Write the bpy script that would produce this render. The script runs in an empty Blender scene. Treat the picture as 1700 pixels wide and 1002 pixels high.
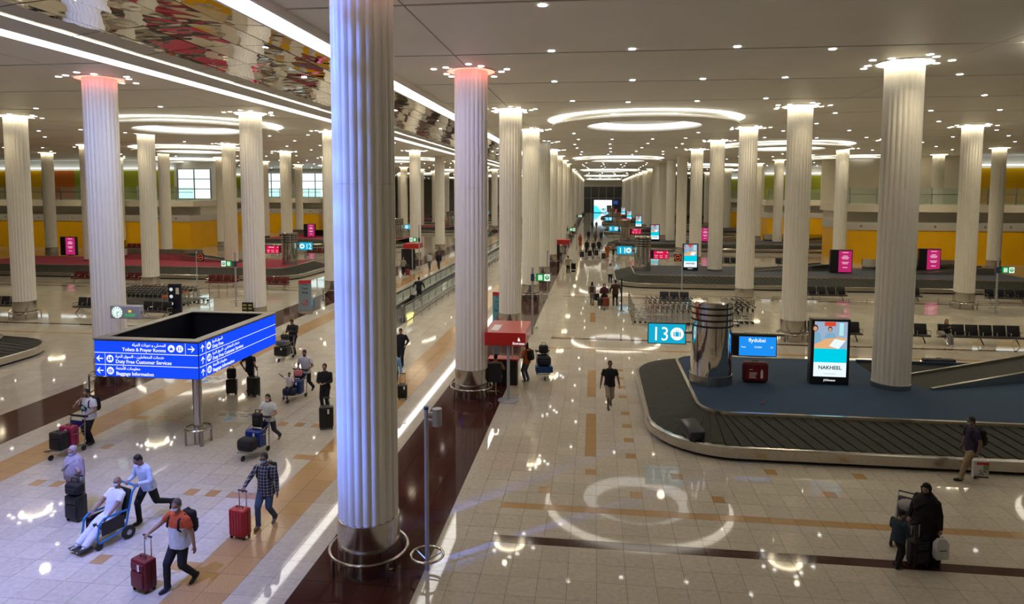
import bpy, bmesh, math, random
import numpy as np
from mathutils import Vector, Matrix
from mathutils.bvhtree import BVHTree
random.seed(7)
PI = math.pi
SCN = bpy.context.scene
COL = SCN.collection
# ------------------------------------------------------------------ camera
CH = 7.95
FPX, PITCH, YAW, ROLL, CY = 1115.9, .0737, -.1222, .0025, 400.73
cam = bpy.data.cameras.new('camera'); camo = bpy.data.objects.new('camera', cam); COL.objects.link(camo)
fw = Vector((math.sin(YAW)*math.cos(PITCH), math.cos(YAW)*math.cos(PITCH), -math.sin(PITCH)))
rt = Vector((math.cos(YAW), -math.sin(YAW), 0)); up = rt.cross(fw)
r2 = rt*math.cos(ROLL)+up*math.sin(ROLL); u2 = up*math.cos(ROLL)-rt*math.sin(ROLL)
camo.matrix_world = Matrix(((r2.x, u2.x, -fw.x, 0), (r2.y, u2.y, -fw.y, 0), (r2.z, u2.z, -fw.z, CH), (0, 0, 0, 1)))
cam.sensor_width = 36; cam.lens = FPX/1700*36; cam.shift_y = -(501-CY)/1700; cam.clip_end = 900; cam.clip_start = .1
SCN.camera = camo
# ------------------------------------------------------------------ world, exposure
w = bpy.data.worlds.new('world'); SCN.world = w; w.use_nodes = True
w.node_tree.nodes['Background'].inputs[0].default_value = (.5, .47, .42, 1)
w.node_tree.nodes['Background'].inputs[1].default_value = .25
SCN.view_settings.view_transform = 'Standard'; SCN.view_settings.look = 'None'
SCN.view_settings.gamma = 1; SCN.view_settings.use_curve_mapping = False
SCN.view_settings.exposure = 0.12
# light strengths
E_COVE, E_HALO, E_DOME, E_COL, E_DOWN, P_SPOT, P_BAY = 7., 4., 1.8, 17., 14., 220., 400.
WARM = (1., .845, .58); WARM2 = (1., .91, .75)
# ------------------------------------------------------------------ pixel helpers (only a direction; distance from floor or plane)
def U(x, y, z=0.):
    d = fw+r2*((x-850)/FPX)-u2*((y-CY)/FPX)
    return d.x*(z-CH)/d.z, d.y*(z-CH)/d.z
# ------------------------------------------------------------------ materials
MATS = {}
def mat(name, col=(.5, .5, .5), rough=.5, metal=0., var=0., vscale=8., bump=0., bscale=30., emit=None, estr=0., trans=0., spec=.5, coat=0.):
    if name in MATS: return MATS[name]
    m = bpy.data.materials.new(name); m.use_nodes = True; nt = m.node_tree; b = nt.nodes['Principled BSDF']
    b.inputs['Base Color'].default_value = (*col, 1); b.inputs['Roughness'].default_value = rough
    b.inputs['Metallic'].default_value = metal; b.inputs['Specular IOR Level'].default_value = spec
    b.inputs['Coat Weight'].default_value = coat
    if trans: b.inputs['Transmission Weight'].default_value = trans
    if emit: b.inputs['Emission Color'].default_value = (*emit, 1); b.inputs['Emission Strength'].default_value = estr
    tc = nt.nodes.new('ShaderNodeTexCoord')
    if var:
        n = nt.nodes.new('ShaderNodeTexNoise'); n.inputs['Scale'].default_value = vscale; n.inputs['Detail'].default_value = 3
        nt.links.new(tc.outputs['Object'], n.inputs['Vector'])
        r = nt.nodes.new('ShaderNodeValToRGB'); r.color_ramp.elements[0].position = .3; r.color_ramp.elements[1].position = .7
        r.color_ramp.elements[0].color = (*[c*(1-var) for c in col], 1); r.color_ramp.elements[1].color = (*[min(1, c*(1+var)) for c in col], 1)
        nt.links.new(n.outputs['Fac'], r.inputs[0]); nt.links.new(r.outputs[0], b.inputs['Base Color'])
    if bump:
        n = nt.nodes.new('ShaderNodeTexNoise'); n.inputs['Scale'].default_value = bscale; n.inputs['Detail'].default_value = 2
        nt.links.new(tc.outputs['Object'], n.inputs['Vector'])
        bp = nt.nodes.new('ShaderNodeBump'); bp.inputs['Strength'].default_value = bump; bp.inputs['Distance'].default_value = .05
        nt.links.new(n.outputs['Fac'], bp.inputs['Height']); nt.links.new(bp.outputs[0], b.inputs['Normal'])
    MATS[name] = m; return m
def emat(name, col, s):
    if name in MATS: return MATS[name]
    m = bpy.data.materials.new(name); m.use_nodes = True; nt = m.node_tree; nt.nodes.remove(nt.nodes['Principled BSDF'])
    e = nt.nodes.new('ShaderNodeEmission'); e.inputs[0].default_value = (*col, 1); e.inputs[1].default_value = s
    nt.links.new(e.outputs[0], nt.nodes['Material Output'].inputs[0]); MATS[name] = m; return m
def stone(name, col, var, vscale, rough, speck=0., tilevar=.06):
    m = bpy.data.materials.new(name); m.use_nodes = True; nt = m.node_tree; b = nt.nodes['Principled BSDF']
    g = nt.nodes.new('ShaderNodeNewGeometry')
    n = nt.nodes.new('ShaderNodeTexNoise'); n.inputs['Scale'].default_value = vscale; n.inputs['Detail'].default_value = 5; n.inputs['Roughness'].default_value = .65
    nt.links.new(g.outputs['Position'], n.inputs['Vector'])
    r = nt.nodes.new('ShaderNodeValToRGB'); r.color_ramp.elements[0].position = .3; r.color_ramp.elements[1].position = .72
    r.color_ramp.elements[0].color = (*[c*(1-var) for c in col], 1); r.color_ramp.elements[1].color = (*[c*(1+var) for c in col], 1)
    nt.links.new(n.outputs['Fac'], r.inputs[0])
    # tile to tile difference (cell index from position)
    wn = nt.nodes.new('ShaderNodeTexWhiteNoise'); wn.noise_dimensions = '3D'
    mp = nt.nodes.new('ShaderNodeMapping'); mp.inputs['Location'].default_value = (-TX0/TW, -TY0/TD, 0); mp.inputs['Scale'].default_value = (1/TW, 1/TD, 0)
    fl = nt.nodes.new('ShaderNodeVectorMath'); fl.operation = 'FLOOR'
    nt.links.new(g.outputs['Position'], mp.inputs[0]); nt.links.new(mp.outputs[0], fl.inputs[0]); nt.links.new(fl.outputs[0], wn.inputs['Vector'])
    mr = nt.nodes.new('ShaderNodeMapRange'); mr.inputs[3].default_value = 1-tilevar; mr.inputs[4].default_value = 1+tilevar
    nt.links.new(wn.outputs['Value'], mr.inputs[0])
    mx = nt.nodes.new('ShaderNodeVectorMath'); mx.operation = 'SCALE'
    nt.links.new(r.outputs[0], mx.inputs[0]); nt.links.new(mr.outputs[0], mx.inputs['Scale'])
    nt.links.new(mx.outputs[0], b.inputs['Base Color'])
    b.inputs['Roughness'].default_value = rough; b.inputs['Specular IOR Level'].default_value = .30
    MATS[name] = m; return m
TX0, TW, TY0, TD = .1255, .6, 12.639, .66
M_TILE = stone('cream stone tile', (.50, .46, .385), .13, 9, .035)
M_BROWN = stone('brown granite', (.055, .018, .016), .3, 60, .07)
M_ORANGE = stone('orange granite', (.42, .26, .115), .35, 45, .12)
M_CEIL = mat('ceiling paint', (.78, .77, .71), .45, var=.03, vscale=.4)
M_DARK = mat('dark void', (.02, .02, .02), .8)
M_COL = mat('cream column cladding', (.82, .79, .70), .38, var=.02, vscale=2)
M_STEEL = mat('brushed steel', (.52, .49, .45), .22, 1., var=.10, vscale=14)
M_STEELD = mat('dull steel', (.38, .37, .35), .35, 1., var=.08, vscale=9)
M_CHROME = mat('polished steel', (.66, .64, .60), .07, 1., bump=.05, bscale=3)
M_BLACK = mat('black plastic', (.012, .012, .013), .45)
M_RUBBER = mat('black rubber belt', (.034, .035, .029), .65, var=.2, vscale=5, spec=.25)
M_WHITE = mat('white paint', (.8, .79, .75), .5)
M_GLASS = mat('clear glass', (.75, .88, .84), .03, trans=.9)
# ------------------------------------------------------------------ mesh builder
class MB:
    def __init__(s): s.v = []; s.f = []; s.m = []
    def add(s, v, f, m=0):
        o = len(s.v); s.v += [tuple(p) for p in v]; s.f += [tuple(i+o for i in q) for q in f]; s.m += [m]*len(f); return s
    def box(s, a, b, m=0):
        x0, y0, z0 = a; x1, y1, z1 = b
        return s.add([(x0, y0, z0), (x1, y0, z0), (x1, y1, z0), (x0, y1, z0), (x0, y0, z1), (x1, y0, z1), (x1, y1, z1), (x0, y1, z1)],
                     [(0, 3, 2, 1), (4, 5, 6, 7), (0, 1, 5, 4), (1, 2, 6, 5), (2, 3, 7, 6), (3, 0, 4, 7)], m)
    def obox(s, c, ax, ay, az, m=0):   # oriented box, half axis vectors
        c, ax, ay, az = map(Vector, (c, ax, ay, az))
        v = [c+ax*i+ay*j+az*k for k in (-1, 1) for j in (-1, 1) for i in (-1, 1)]
        return s.add(v, [(0, 2, 3, 1), (4, 5, 7, 6), (0, 1, 5, 4), (1, 3, 7, 5), (3, 2, 6, 7), (2, 0, 4, 6)], m)
    def loft(s, rings, m=0, cap=True, closed=False):
        n = len(rings[0]); v = [p for r in rings for p in r]; f = []
        L = len(rings)
        for i in range(L if closed else L-1):
            for j in range(n):
                a = i*n+j; b = i*n+(j+1) % n; c = ((i+1) % L)*n+(j+1) % n; d = ((i+1) % L)*n+j
                f.append((a, b, c, d))
        if cap and not closed: f.append(tuple(range(n-1, -1, -1))); f.append(tuple(range((L-1)*n, L*n)))
        return s.add(v, f, m)
    def tube(s, pts, r, n=8, m=0, closed=False, cap=True):
        pts = [Vector(p) for p in pts]; L = len(pts); rr = r if isinstance(r, (list, tuple)) else [r]*L
        rings = []; prev = None
        for i, p in enumerate(pts):
            a = pts[i-1] if (i > 0 or closed) else p; b = pts[(i+1) % L] if (i < L-1 or closed) else p
            t = (b-a).normalized()
            if prev is None: x = t.orthogonal().normalized()
            else:
                x = prev-t*prev.dot(t); x = x.normalized() if x.length > 1e-6 else t.orthogonal().normalized()
            prev = x; y = t.cross(x)
            rings.append([p+(x*math.cos(2*PI*k/n)+y*math.sin(2*PI*k/n))*rr[i] for k in range(n)])
        return s.loft(rings, m, cap, closed)
    def lathe(s, prof, n=24, c=(0, 0, 0), m=0, cap=True):   # profile (r,z) around z
        rings = [[(c[0]+r*math.cos(2*PI*k/n), c[1]+r*math.sin(2*PI*k/n), c[2]+z) for k in range(n)] for r, z in prof]
        return s.loft(rings, m, cap)
    def torus(s, R, r, c=(0, 0, 0), n=32, k=6, m=0):
        return s.tube([(c[0]+R*math.cos(2*PI*i/n), c[1]+R*math.sin(2*PI*i/n), c[2]) for i in range(n)], r, k, m, True)
    def ell(s, c, rad, n=12, k=8, m=0, rot=None):
        c = Vector(c); rings = []
        for i in range(1, k):
            t = PI*i/k; rings.append([Vector((rad[0]*math.sin(t)*math.cos(2*PI*j/n), rad[1]*math.sin(t)*math.sin(2*PI*j/n), -rad[2]*math.cos(t))) for j in range(n)])
        v = [p for r in rings for p in r]+[Vector((0, 0, -rad[2])), Vector((0, 0, rad[2]))]
        if rot: v = [rot @ p for p in v]
        v = [p+c for p in v]; f = []
        for i in range(k-2):
            for j in range(n): f.append((i*n+j, i*n+(j+1) % n, (i+1)*n+(j+1) % n, (i+1)*n+j))
        B = (k-1)*n
        for j in range(n): f.append((B, (j+1) % n, j)); f.append((B+1, (k-2)*n+j, (k-2)*n+(j+1) % n))
        return s.add(v, f, m)
    def rbox(s, c, h, r, m=0, seg=3):     # rounded box: centre, half sizes, corner radius
        h = Vector(h); r = min(r, min(h)*.98); n = 4*(seg+1); rings = []
        def outline(hx, hy, rr, z):
            o = []
            for q, (sx, sy) in enumerate(((1, 1), (-1, 1), (-1, -1), (1, -1))):
                for i in range(seg+1):
                    t = PI/2*(q+i/seg); o.append((c[0]+sx*(hx-rr)+rr*math.cos(t), c[1]+sy*(hy-rr)+rr*math.sin(t), c[2]+z))
            return o
        for i in range(seg+1):
            t = PI/2*i/seg; ins = r*(1-math.sin(t)); rings.append(outline(h.x-ins, h.y-ins, max(r-ins, r*.25), -h.z+r*(1-math.cos(t))))
        for i in range(seg, -1, -1):
            t = PI/2*i/seg; ins = r*(1-math.sin(t)); rings.append(outline(h.x-ins, h.y-ins, max(r-ins, r*.25), h.z-r*(1-math.cos(t))))
        return s.loft(rings, m)
    def xf(s, M):
        s.v = [tuple(M @ Vector(p)) for p in s.v]; return s
    def mesh(s, name, mats, smooth=False):
        me = bpy.data.meshes.new(name); me.from_pydata(s.v, [], s.f)
        for m in (mats if isinstance(mats, (list, tuple)) else [mats]): me.materials.append(m)
        if any(s.m): me.polygons.foreach_set('material_index', s.m)
        if smooth:
            me.polygons.foreach_set('use_smooth', [True]*len(s.f))
            if smooth != 'all': me.set_sharp_from_angle(angle=math.radians(38))
        me.update(); return me
def put(name, me, parent=None, loc=(0, 0, 0), rz=0., **kw):
    o = bpy.data.objects.new(name, me); COL.objects.link(o)
    if parent is not None: o.parent = parent
    o.location = loc
    if rz: o.rotation_euler = (0, 0, rz)
    tag(o, **kw); return o
def tag(o, label=None, cat=None, group=None, kind=None):
    if label: o['label'] = label
    if cat: o['category'] = cat
    if group: o['group'] = group
    if kind: o['kind'] = kind
    return o
def root(name, label, cat, loc=(0, 0, 0), rz=0., group=None):
    return put(name, None, None, loc, rz, label=label, cat=cat, group=group)
def part(name, mb, m, parent, smooth=False, **kw):
    return put(name, mb.mesh(name, m, smooth), parent, **kw)
def dup(o, loc=None, rz=None, parent=None, label=None, group=None, top=True):
    c = o.copy(); COL.objects.link(c)
    if parent is not None: c.parent = parent
    if loc is not None: c.location = loc
    if rz is not None: c.rotation_euler = (0, 0, rz)
    if label: c['label'] = label
    if group: c['group'] = group
    for ch in o.children: dup(ch, parent=c, top=False)
    return c
def spot(name, loc, power, col, size=2.2, blend=.6, aim=(0, 0, -1), rad=.12):
    l = bpy.data.lights.new(name, 'SPOT'); l.energy = power; l.color = col; l.spot_size = size; l.spot_blend = blend; l.shadow_soft_size = rad
    o = bpy.data.objects.new(name, l); COL.objects.link(o); o.location = loc
    o.rotation_euler = Vector(aim).to_track_quat('-Z', 'Y').to_euler(); return o
ORD = ['first', 'second', 'third', 'fourth', 'fifth', 'sixth', 'seventh', 'eighth', 'ninth', 'tenth', 'eleventh', 'twelfth', 'thirteenth', 'fourteenth', 'fifteenth', 'sixteenth', 'seventeenth', 'eighteenth', 'nineteenth', 'twentieth', 'twenty-first', 'twenty-second']
# ------------------------------------------------------------------ text
def _ar():
    # letter -> isolated form code; dual letters have final, initial, medial following
    base = {'ا': (0xFE8D, 2), 'أ': (0xFE83, 2), 'ب': (0xFE8F, 4), 'ة': (0xFE93, 2), 'ت': (0xFE95, 4), 'ح': (0xFEA1, 4), 'خ': (0xFEA5, 4), 'د': (0xFEA9, 2), 'ر': (0xFEAD, 2),
            'س': (0xFEB1, 4), 'ص': (0xFEB9, 4), 'ع': (0xFEC9, 4), 'ق': (0xFED5, 4), 'ل': (0xFEDD, 4), 'م': (0xFEE1, 4), 'ن': (0xFEE5, 4), 'ه': (0xFEE9, 4), 'و': (0xFEED, 2), 'ى': (0xFEEF, 2), 'ي': (0xFEF1, 4)}
    return base
def arabic(t):
    b = _ar(); out = []
    for i, ch in enumerate(t):
        if ch not in b: out.append(ch); continue
        pj = i > 0 and t[i-1] in b and b[t[i-1]][1] == 4
        nj = i+1 < len(t) and t[i+1] in b and b[ch][1] == 4
        code, n = b[ch]
        k = 0 if not pj and not nj else 1 if pj and not nj else 2 if nj and not pj else 3
        out.append(chr(code+k))
    return ''.join(reversed(out))
TMP = bpy.data.scenes.new('workbench'); TCACHE = {}
def evaluated(objs):
    """meshes of objects with their modifiers applied, evaluated in a scene of their own"""
    for o in objs: TMP.collection.objects.link(o)
    vl = TMP.view_layers[0]; vl.update(); dg = vl.depsgraph
    out = [bpy.data.meshes.new_from_object(o.evaluated_get(dg)) for o in objs]
    for o in objs: bpy.data.objects.remove(o)
    return out
def text_mesh(t, size, m, align='LEFT', bold=0.):
    key = (t, size, align, bold)
    if key not in TCACHE:
        c = bpy.data.curves.new('lettering', 'FONT'); c.body = t; c.size = size; c.align_x = align; c.align_y = 'BOTTOM_BASELINE'; c.resolution_u = 2
        c.offset = bold*size; c.extrude = .002
        TCACHE[key] = evaluated([bpy.data.objects.new('lettering', c)])[0]
    me = TCACHE[key].copy(); me.materials.clear(); me.materials.append(m); return me
def lettering(t, size, m, parent, org, ux, uy, align='LEFT', bold=.01, name='lettering', width=None):
    # org = baseline start, ux = text direction, uy = text up (local to parent)
    me = text_mesh(t, size, m, align, bold)
    if width and len(me.vertices):
        xs = [v.co.x for v in me.vertices]; s = width/max(1e-6, max(xs)-min(xs))
        for v in me.vertices: v.co.x *= s
    ux = Vector(ux).normalized(); uy = Vector(uy).normalized(); uz = ux.cross(uy)
    M = Matrix(((ux.x, uy.x, uz.x, org[0]), (ux.y, uy.y, uz.y, org[1]), (ux.z, uy.z, uz.z, org[2]), (0, 0, 0, 1)))
    me.transform(M); return put(name, me, parent)
# ================================================================== SETTING
CZ = 12.49; R0, RS = 13.366, 12.061            # ceiling height, first column row, row spacing
XA, XB, XW, XV, XC, XU = -4.70, 10.72, -20.0, -35.2, 25.4, -50.2
XD, XT = 40.4, -65.2
YEND = 262.; XMIN, XMAX, YB = -104., 92., -5.
def row(k): return R0+RS*k
CARY = [row(1)+36.183*i for i in range(6)]     # carousel centre lines
# ---- floor
m = stone('far tile', (.50, .45, .375), .05, .6, .06)
nt = m.node_tree; b = nt.nodes['Principled BSDF']; g = nt.nodes.new('ShaderNodeNewGeometry')
mp = nt.nodes.new('ShaderNodeMapping'); mp.inputs['Location'].default_value = (-TX0, -TY0, 0); nt.links.new(g.outputs['Position'], mp.inputs[0])
br = nt.nodes.new('ShaderNodeTexBrick'); br.offset = 0; br.inputs['Scale'].default_value = 1; br.inputs['Brick Width'].default_value = TW; br.inputs['Row Height'].default_value = TD
br.inputs['Mortar Size'].default_value = .006; br.inputs['Color1'].default_value = (.50, .45, .375, 1); br.inputs['Color2'].default_value = (.46, .415, .345, 1); br.inputs['Mortar'].default_value = (.2, .18, .15, 1)
nt.links.new(mp.outputs[0], br.inputs['Vector']); nt.links.new(br.outputs['Color'], b.inputs['Base Color'])
YT = TY0+TD*74                                  # tiles are built up to here, the material takes over beyond
mb = MB(); mb.box((XMIN, YT, -.3), (XMAX, YEND+8, 0)); mb.box((XMIN, YB, -.3), (XMAX, YT, -.012), 1); mb.box((XMIN, YB, -.1), (XMAX, TY0-4*TD, 0))
xl, xr = TX0+TW*-92, TX0+TW*66
mb.box((XMIN, TY0-4*TD, -.1), (xl, YT, 0)); mb.box((xr, TY0-4*TD, -.1), (XMAX, YT, 0))
floor = part('floor', mb, [m, mat('grout', (.11, .095, .08), .7)], None, kind='structure')
def ix(X): return round((X-TX0)/TW)
STR = [(-10, -6, 1), (-35, -31, 1), (-14, -12, 2), (-29, -27, 2)]   # longitudinal strips in column indices
far = MB()
for a, c, k in STR:
    far.box((TX0+a*TW, YT, -.05), (TX0+c*TW, YEND, .004), 0 if k == 1 else 1)
part('stone_strip', far, [M_BROWN, M_ORANGE], floor)
# inset pieces: cell -> list of (x0,x1,y0,y1,mat) in cell fractions
CELL = {}
def jy(Y): return math.floor((Y-TY0)/TD)
BANDS = []
for c in CARY[:2]:
    for s in (-1, 1):
        BANDS += [(jy(c+s*10.55), (0, .5) if s < 0 else (.5, 1), 1), (jy(c+s*8.95), (.55, 1) if s < 0 else (0, .45), 2)]
def bandcell(i): return i >= -4 or i < -37
sq = [(908, 804), (1056, 812), (981, 775), (1047, 749), (1043, 723), (1040, 700), (1037, 679.5), (1034.6, 656.7), (1033, 641), (1031.5, 626), (1030, 613), (1121, 781), (1278, 786.6), (1421, 790), (1190, 826), (1377, 824),
      (181, 738), (63, 800), (94, 803), (312, 820), (346, 822), (190, 909), (466, 705), (494, 706), (527, 709), (271, 692), (298, 693), (368, 656), (349, 655), (215, 560), (262, 590), (205, 577)]
for x, y in sq:
    X, Y = U(x, y); i, j = math.floor((X-TX0)/TW), jy(Y)
    CELL[(i, j)] = ('sq', (X-TX0)/TW-i > .5)
for x, y, n in [(399, 826, 2), (309, 919, 2), (486, 761, 2), (228, 688, 2), (1000, 560, 1), (930, 556, 2), (640, 560, 2), (600, 540, 2)]:
    X, Y = U(x, y); i, j = math.floor((X-TX0)/TW), jy(Y)
    for q in range(n): CELL[(i+q, j)] = ('hb',)
ib = math.floor((-.02-TX0)/TW)
for y0, y1 in ((18.6, 19.2), (20.0, 24.3), (26.2, 30.2), (33.5, 36.5), (41.5, 44.5), (47.5, 49.)):
    for j in range(jy(y0), jy(y1)): CELL[(ib, j)] = ('vb',)
def pieces(i, j):
    for a, c, k in STR:
        if a <= i < c: return [(0, 1, 0, 1, k)]
    for jb, (f0, f1), k in BANDS:
        if j == jb and bandcell(i):
            o = [(0, 1, f0, f1, k)]
            o.append((0, 1, f1, 1, 0) if f0 == 0 else (0, 1, 0, f0, 0)); return o
    c = CELL.get((i, j))
    if not c: return [(0, 1, 0, 1, 0)]
    if c[0] == 'sq': return ([(.5, 1, 0, .55, 2), (0, .5, 0, .55, 0), (0, 1, .55, 1, 0)] if c[1] else [(0, .5, 0, .55, 2), (.5, 1, 0, .55, 0), (0, 1, .55, 1, 0)])
    if c[0] == 'hb': return [(0, 1, 0, .5, 2), (0, 1, .5, 1, 0)]
    return [(.45, 1, 0, 1, 2), (0, .45, 0, 1, 0)]
GAP = .0035
def slab(mb, x0, x1, y0, y1, m):
    mb.add([(x0, y0, -.02), (x1, y0, -.02), (x1, y1, -.02), (x0, y1, -.02), (x0, y0, 0), (x1, y0, 0), (x1, y1, 0), (x0, y1, 0)],
           [(4, 5, 6, 7), (0, 1, 5, 4), (1, 2, 6, 5), (2, 3, 7, 6), (3, 0, 4, 7)], m)
TM = [M_TILE, M_BROWN, M_ORANGE]; one = {}
near, rest = [], []
for j in range(-4, 74):
    for i in range(-92, 66):
        X, Y = TX0+(i+.5)*TW, TY0+(j+.5)*TD
        # direction test: is this tile in the photograph's view
        d = Vector((X, Y, -CH)); z = d.dot(fw); px = 850+FPX*d.dot(r2)/z; py = CY-FPX*d.dot(u2)/z
        vis = -40 < px < 1740 and py < 1040
        (near if vis and j < 9 else rest).append((z if vis else 1e6, i, j))
near.sort(); rest = rest+near[300:]; near = near[:300]
for _, i, j in near:
    for (a, b_, c, d, k) in pieces(i, j):
        w_, h_ = round((b_-a)*TW, 4), round((d-c)*TD, 4)
        if (w_, h_, k) not in one:
            q = MB(); slab(q, GAP, w_-GAP, GAP, h_-GAP, 0); one[(w_, h_, k)] = q.mesh('floor_tile', TM[k])
        put('floor_tile', one[(w_, h_, k)], floor, (TX0+(i+a)*TW, TY0+(j+c)*TD, 0))
mb = MB()
for _, i, j in rest:
    for (a, b_, c, d, k) in pieces(i, j):
        slab(mb, TX0+(i+a)*TW+GAP, TX0+(i+b_)*TW-GAP, TY0+(j+c)*TD+GAP, TY0+(j+d)*TD-GAP, k)
part('floor_tiles_beyond', mb, TM, floor, kind='stuff')
# ---- ceiling: dark plenum above, panels below with open slots between them
mb = MB(); mb.box((XMIN, YB, CZ+3.2), (XMAX, YEND+8, CZ+3.5)); mb.box((XMIN, YB, CZ+.3), (-16.4, YEND, CZ+.34)); mb.box((-8.0, YB, CZ+.3), (XMAX, YEND, CZ+.34))
ceil = part('ceiling', mb, M_DARK, None, kind='structure')
seams = [(-8.0, -4.7), (-4.7, 12.1), (12.1, 27.2), (27.2, 42.), (42., 66.), (66., XMAX), (-19.7, -16.4), (-36.8, -19.7), (-51.8, -36.8), (-76., -51.8), (XMIN, -76.)]
ys = [YB]+[row(k)+s*3.01 for k in range(-1, 21) for s in (-1, 1) if row(k)+s*3.01 > YB+1]
ys.append(YEND)
pan = {}
for y0, y1 in zip(ys[:-1], ys[1:]):
    for x0, x1 in seams:
        key = (round(x1-x0, 2), round(y1-y0, 2))
        if key not in pan:
            q = MB(); q.box((.02, .07, 0), (key[0]-.02, key[1]-.07, .06)); pan[key] = q.mesh('ceiling_panel', M_CEIL)
        put('ceiling_panel', pan[key], ceil, (x0, y0, CZ))
# ---- mirrored vault above the walkway hall
M_MIRROR = mat('mirror panels', (.80, .78, .74), .03, 1., bump=.55, bscale=.6)
NV = 6; va = [(-16.05+7.7*(i/NV), CZ+.14+.30*math.sin(PI*i/NV)) for i in range(NV+1)]
vs = MB(); first = []
dy = 3.015; ny = int((YEND-YB)/dy)
for j in range(ny):
    for i in range(NV):
        y0 = YB+dy*j; (x0, z0), (x1, z1) = va[i], va[i+1]; g_ = .02
        mbq = MB() if j < 36 else vs
        t = random.uniform(-.012, .012); t2 = random.uniform(-.012, .012)
        lo = [(x0+g_, y0+g_, z0+t), (x1-g_, y0+g_, z1-t), (x1-g_, y0+dy-g_, z1+t2), (x0+g_, y0+dy-g_, z0-t2)]
        mbq.add(lo+[(p[0], p[1], p[2]+.03) for p in lo], [(0, 3, 2, 1), (4, 5, 6, 7), (0, 1, 5, 4), (1, 2, 6, 5), (2, 3, 7, 6), (3, 0, 4, 7)])
        if j < 36: part('mirror_panel', mbq, M_MIRROR, ceil)
part('mirror_panels_beyond', vs, M_MIRROR, ceil, kind='stuff')
M_COVE = emat('cove light', (1., .97, .9), E_COVE)
for X, s, nm in ((-16.2, 1, 'nearer the left columns'), (-8.2, -1, 'nearer the central columns')):
    r_ = root('cove_light', 'long white light cove along the mirrored ceiling, '+nm, 'light', (X, 0, CZ), group='cove lights along the mirrored ceiling')
    q = MB(); q.box((-.36, YB, -.02), (.36, YEND, .02)); part('diffuser', q, M_COVE, r_)
    for sx in (-1, 1):
        q = MB(); xs_ = sorted((sx*.36, sx*.46)); q.box((xs_[0], YB, -.22), (xs_[1], YEND, .12)); part('trim', q, M_WHITE, r_)
# ---- walls
M_YEL = mat('yellow glass wall', (.78, .42, .008), .25, var=.04, vscale=.6)
M_ORW = mat('orange glass wall', (.55, .14, .02), .2, var=.05, vscale=.5)
M_LIME = mat('lime glass wall', (.33, .34, .03), .25, var=.05, vscale=.5)
M_WALL = mat('cream wall', (.62, .58, .48), .6, var=.03, vscale=.5)
mb = MB(); mb.box((XMIN, YEND, 0), (XMAX, YEND+.4, CZ+3.2))
part('wall_far', mb, M_WALL, None, kind='structure')
for nm, x in (('wall_left', XMIN), ('wall_right', XMAX-.4)):
    mb = MB(); mb.box((x, YB, 0), (x+.4, YEND, CZ+3.2)); part(nm, mb, M_WALL, None, kind='structure')
mb = MB(); mb.box((XMIN, YB-.4, 0), (XMAX, YB, CZ+3.2)); part('wall_back', mb, M_WALL, None, kind='structure')
# ---- columns
NF, RC = 22, .63
def shaft_mesh(seg):
    mb = MB(); n = NF*seg
    def ring(z): return [(RC*(.93+.07*abs(math.sin(NF/2*2*PI*j/n)))*math.cos(2*PI*j/n), RC*(.93+.07*abs(math.sin(NF/2*2*PI*j/n)))*math.sin(2*PI*j/n), z) for j in range(n)]
    mb.loft([ring(1.06), ring(8.1)]); mb.loft([ring(8.104), ring(CZ-.004)]); return mb.mesh('shaft', M_COL, True)
sh_near, sh_far = shaft_mesh(8), shaft_mesh(4)
def lat(prof, n, mt, nm='collar', cap=True): return MB().lathe(prof, n, cap=cap).mesh(nm, mt, True)
collar = lat([(RC*1.02, 0), (RC*1.02, .05), (RC*1.03, .06), (RC*1.03, 1.13), (RC*1.0, 1.14)], 40, M_STEEL)
rail = MB().torus(.82, .032, (0, 0, .42), 40, 8)
rail = rail.mesh('bumper_rail', M_STEEL, True)
post = MB().box((.79, -.03, 0), (.845, .03, .40)).mesh('rail_post', M_STEELD)
M_CL = emat('column top light', WARM, E_COL)
def annulus(m): return MB().add([(r*math.cos(2*PI*k/32), r*math.sin(2*PI*k/32), 0) for r in (RC*.96, .90) for k in range(32)], [(k, (k+1) % 32, 32+(k+1) % 32, 32+k) for k in range(32)]).mesh('top_light', m)
ring_w = annulus(M_CL); ring_o = annulus(mat('unlit top ring', (.5, .45, .36), .5)); ring_r = annulus(emat('red top light', (1., .10, .07), 7.))
trim_m = lat([(.90, 0), (.96, 0), (.96, .03), (.90, .03), (.90, 0)], 32, M_WHITE, 'ring_trim', False)
M_DL = emat('downlight', (1., .96, .88), E_DOWN)
dl = MB().lathe([(.11, -.012), (.11, 0)], 14).mesh('downlight', M_DL)
dlr = MB().lathe([(.11, -.014), (.15, -.014), (.15, 0), (.11, 0)], 14, cap=False)
rows = [('the row left of the central aisle', XA, 0, 21), ('the row right of the central aisle', XB, 0, 21), ('the row left of the moving walkway', XW, 0, 21), ('the far left row by the left carousels', XV, 0, 14), ('the far right row by the right carousels', XC, 1, 14), ('the outermost left row', XU, 2, 14), ('the outermost right row', XD, 3, 12), ('the row along the left side wall', XT, 3, 11)]
UNLIT = {('A', 4), ('A', 9), ('B', 6), ('B', 7), ('B', 8), ('B', 9), ('W', 6)}
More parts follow.
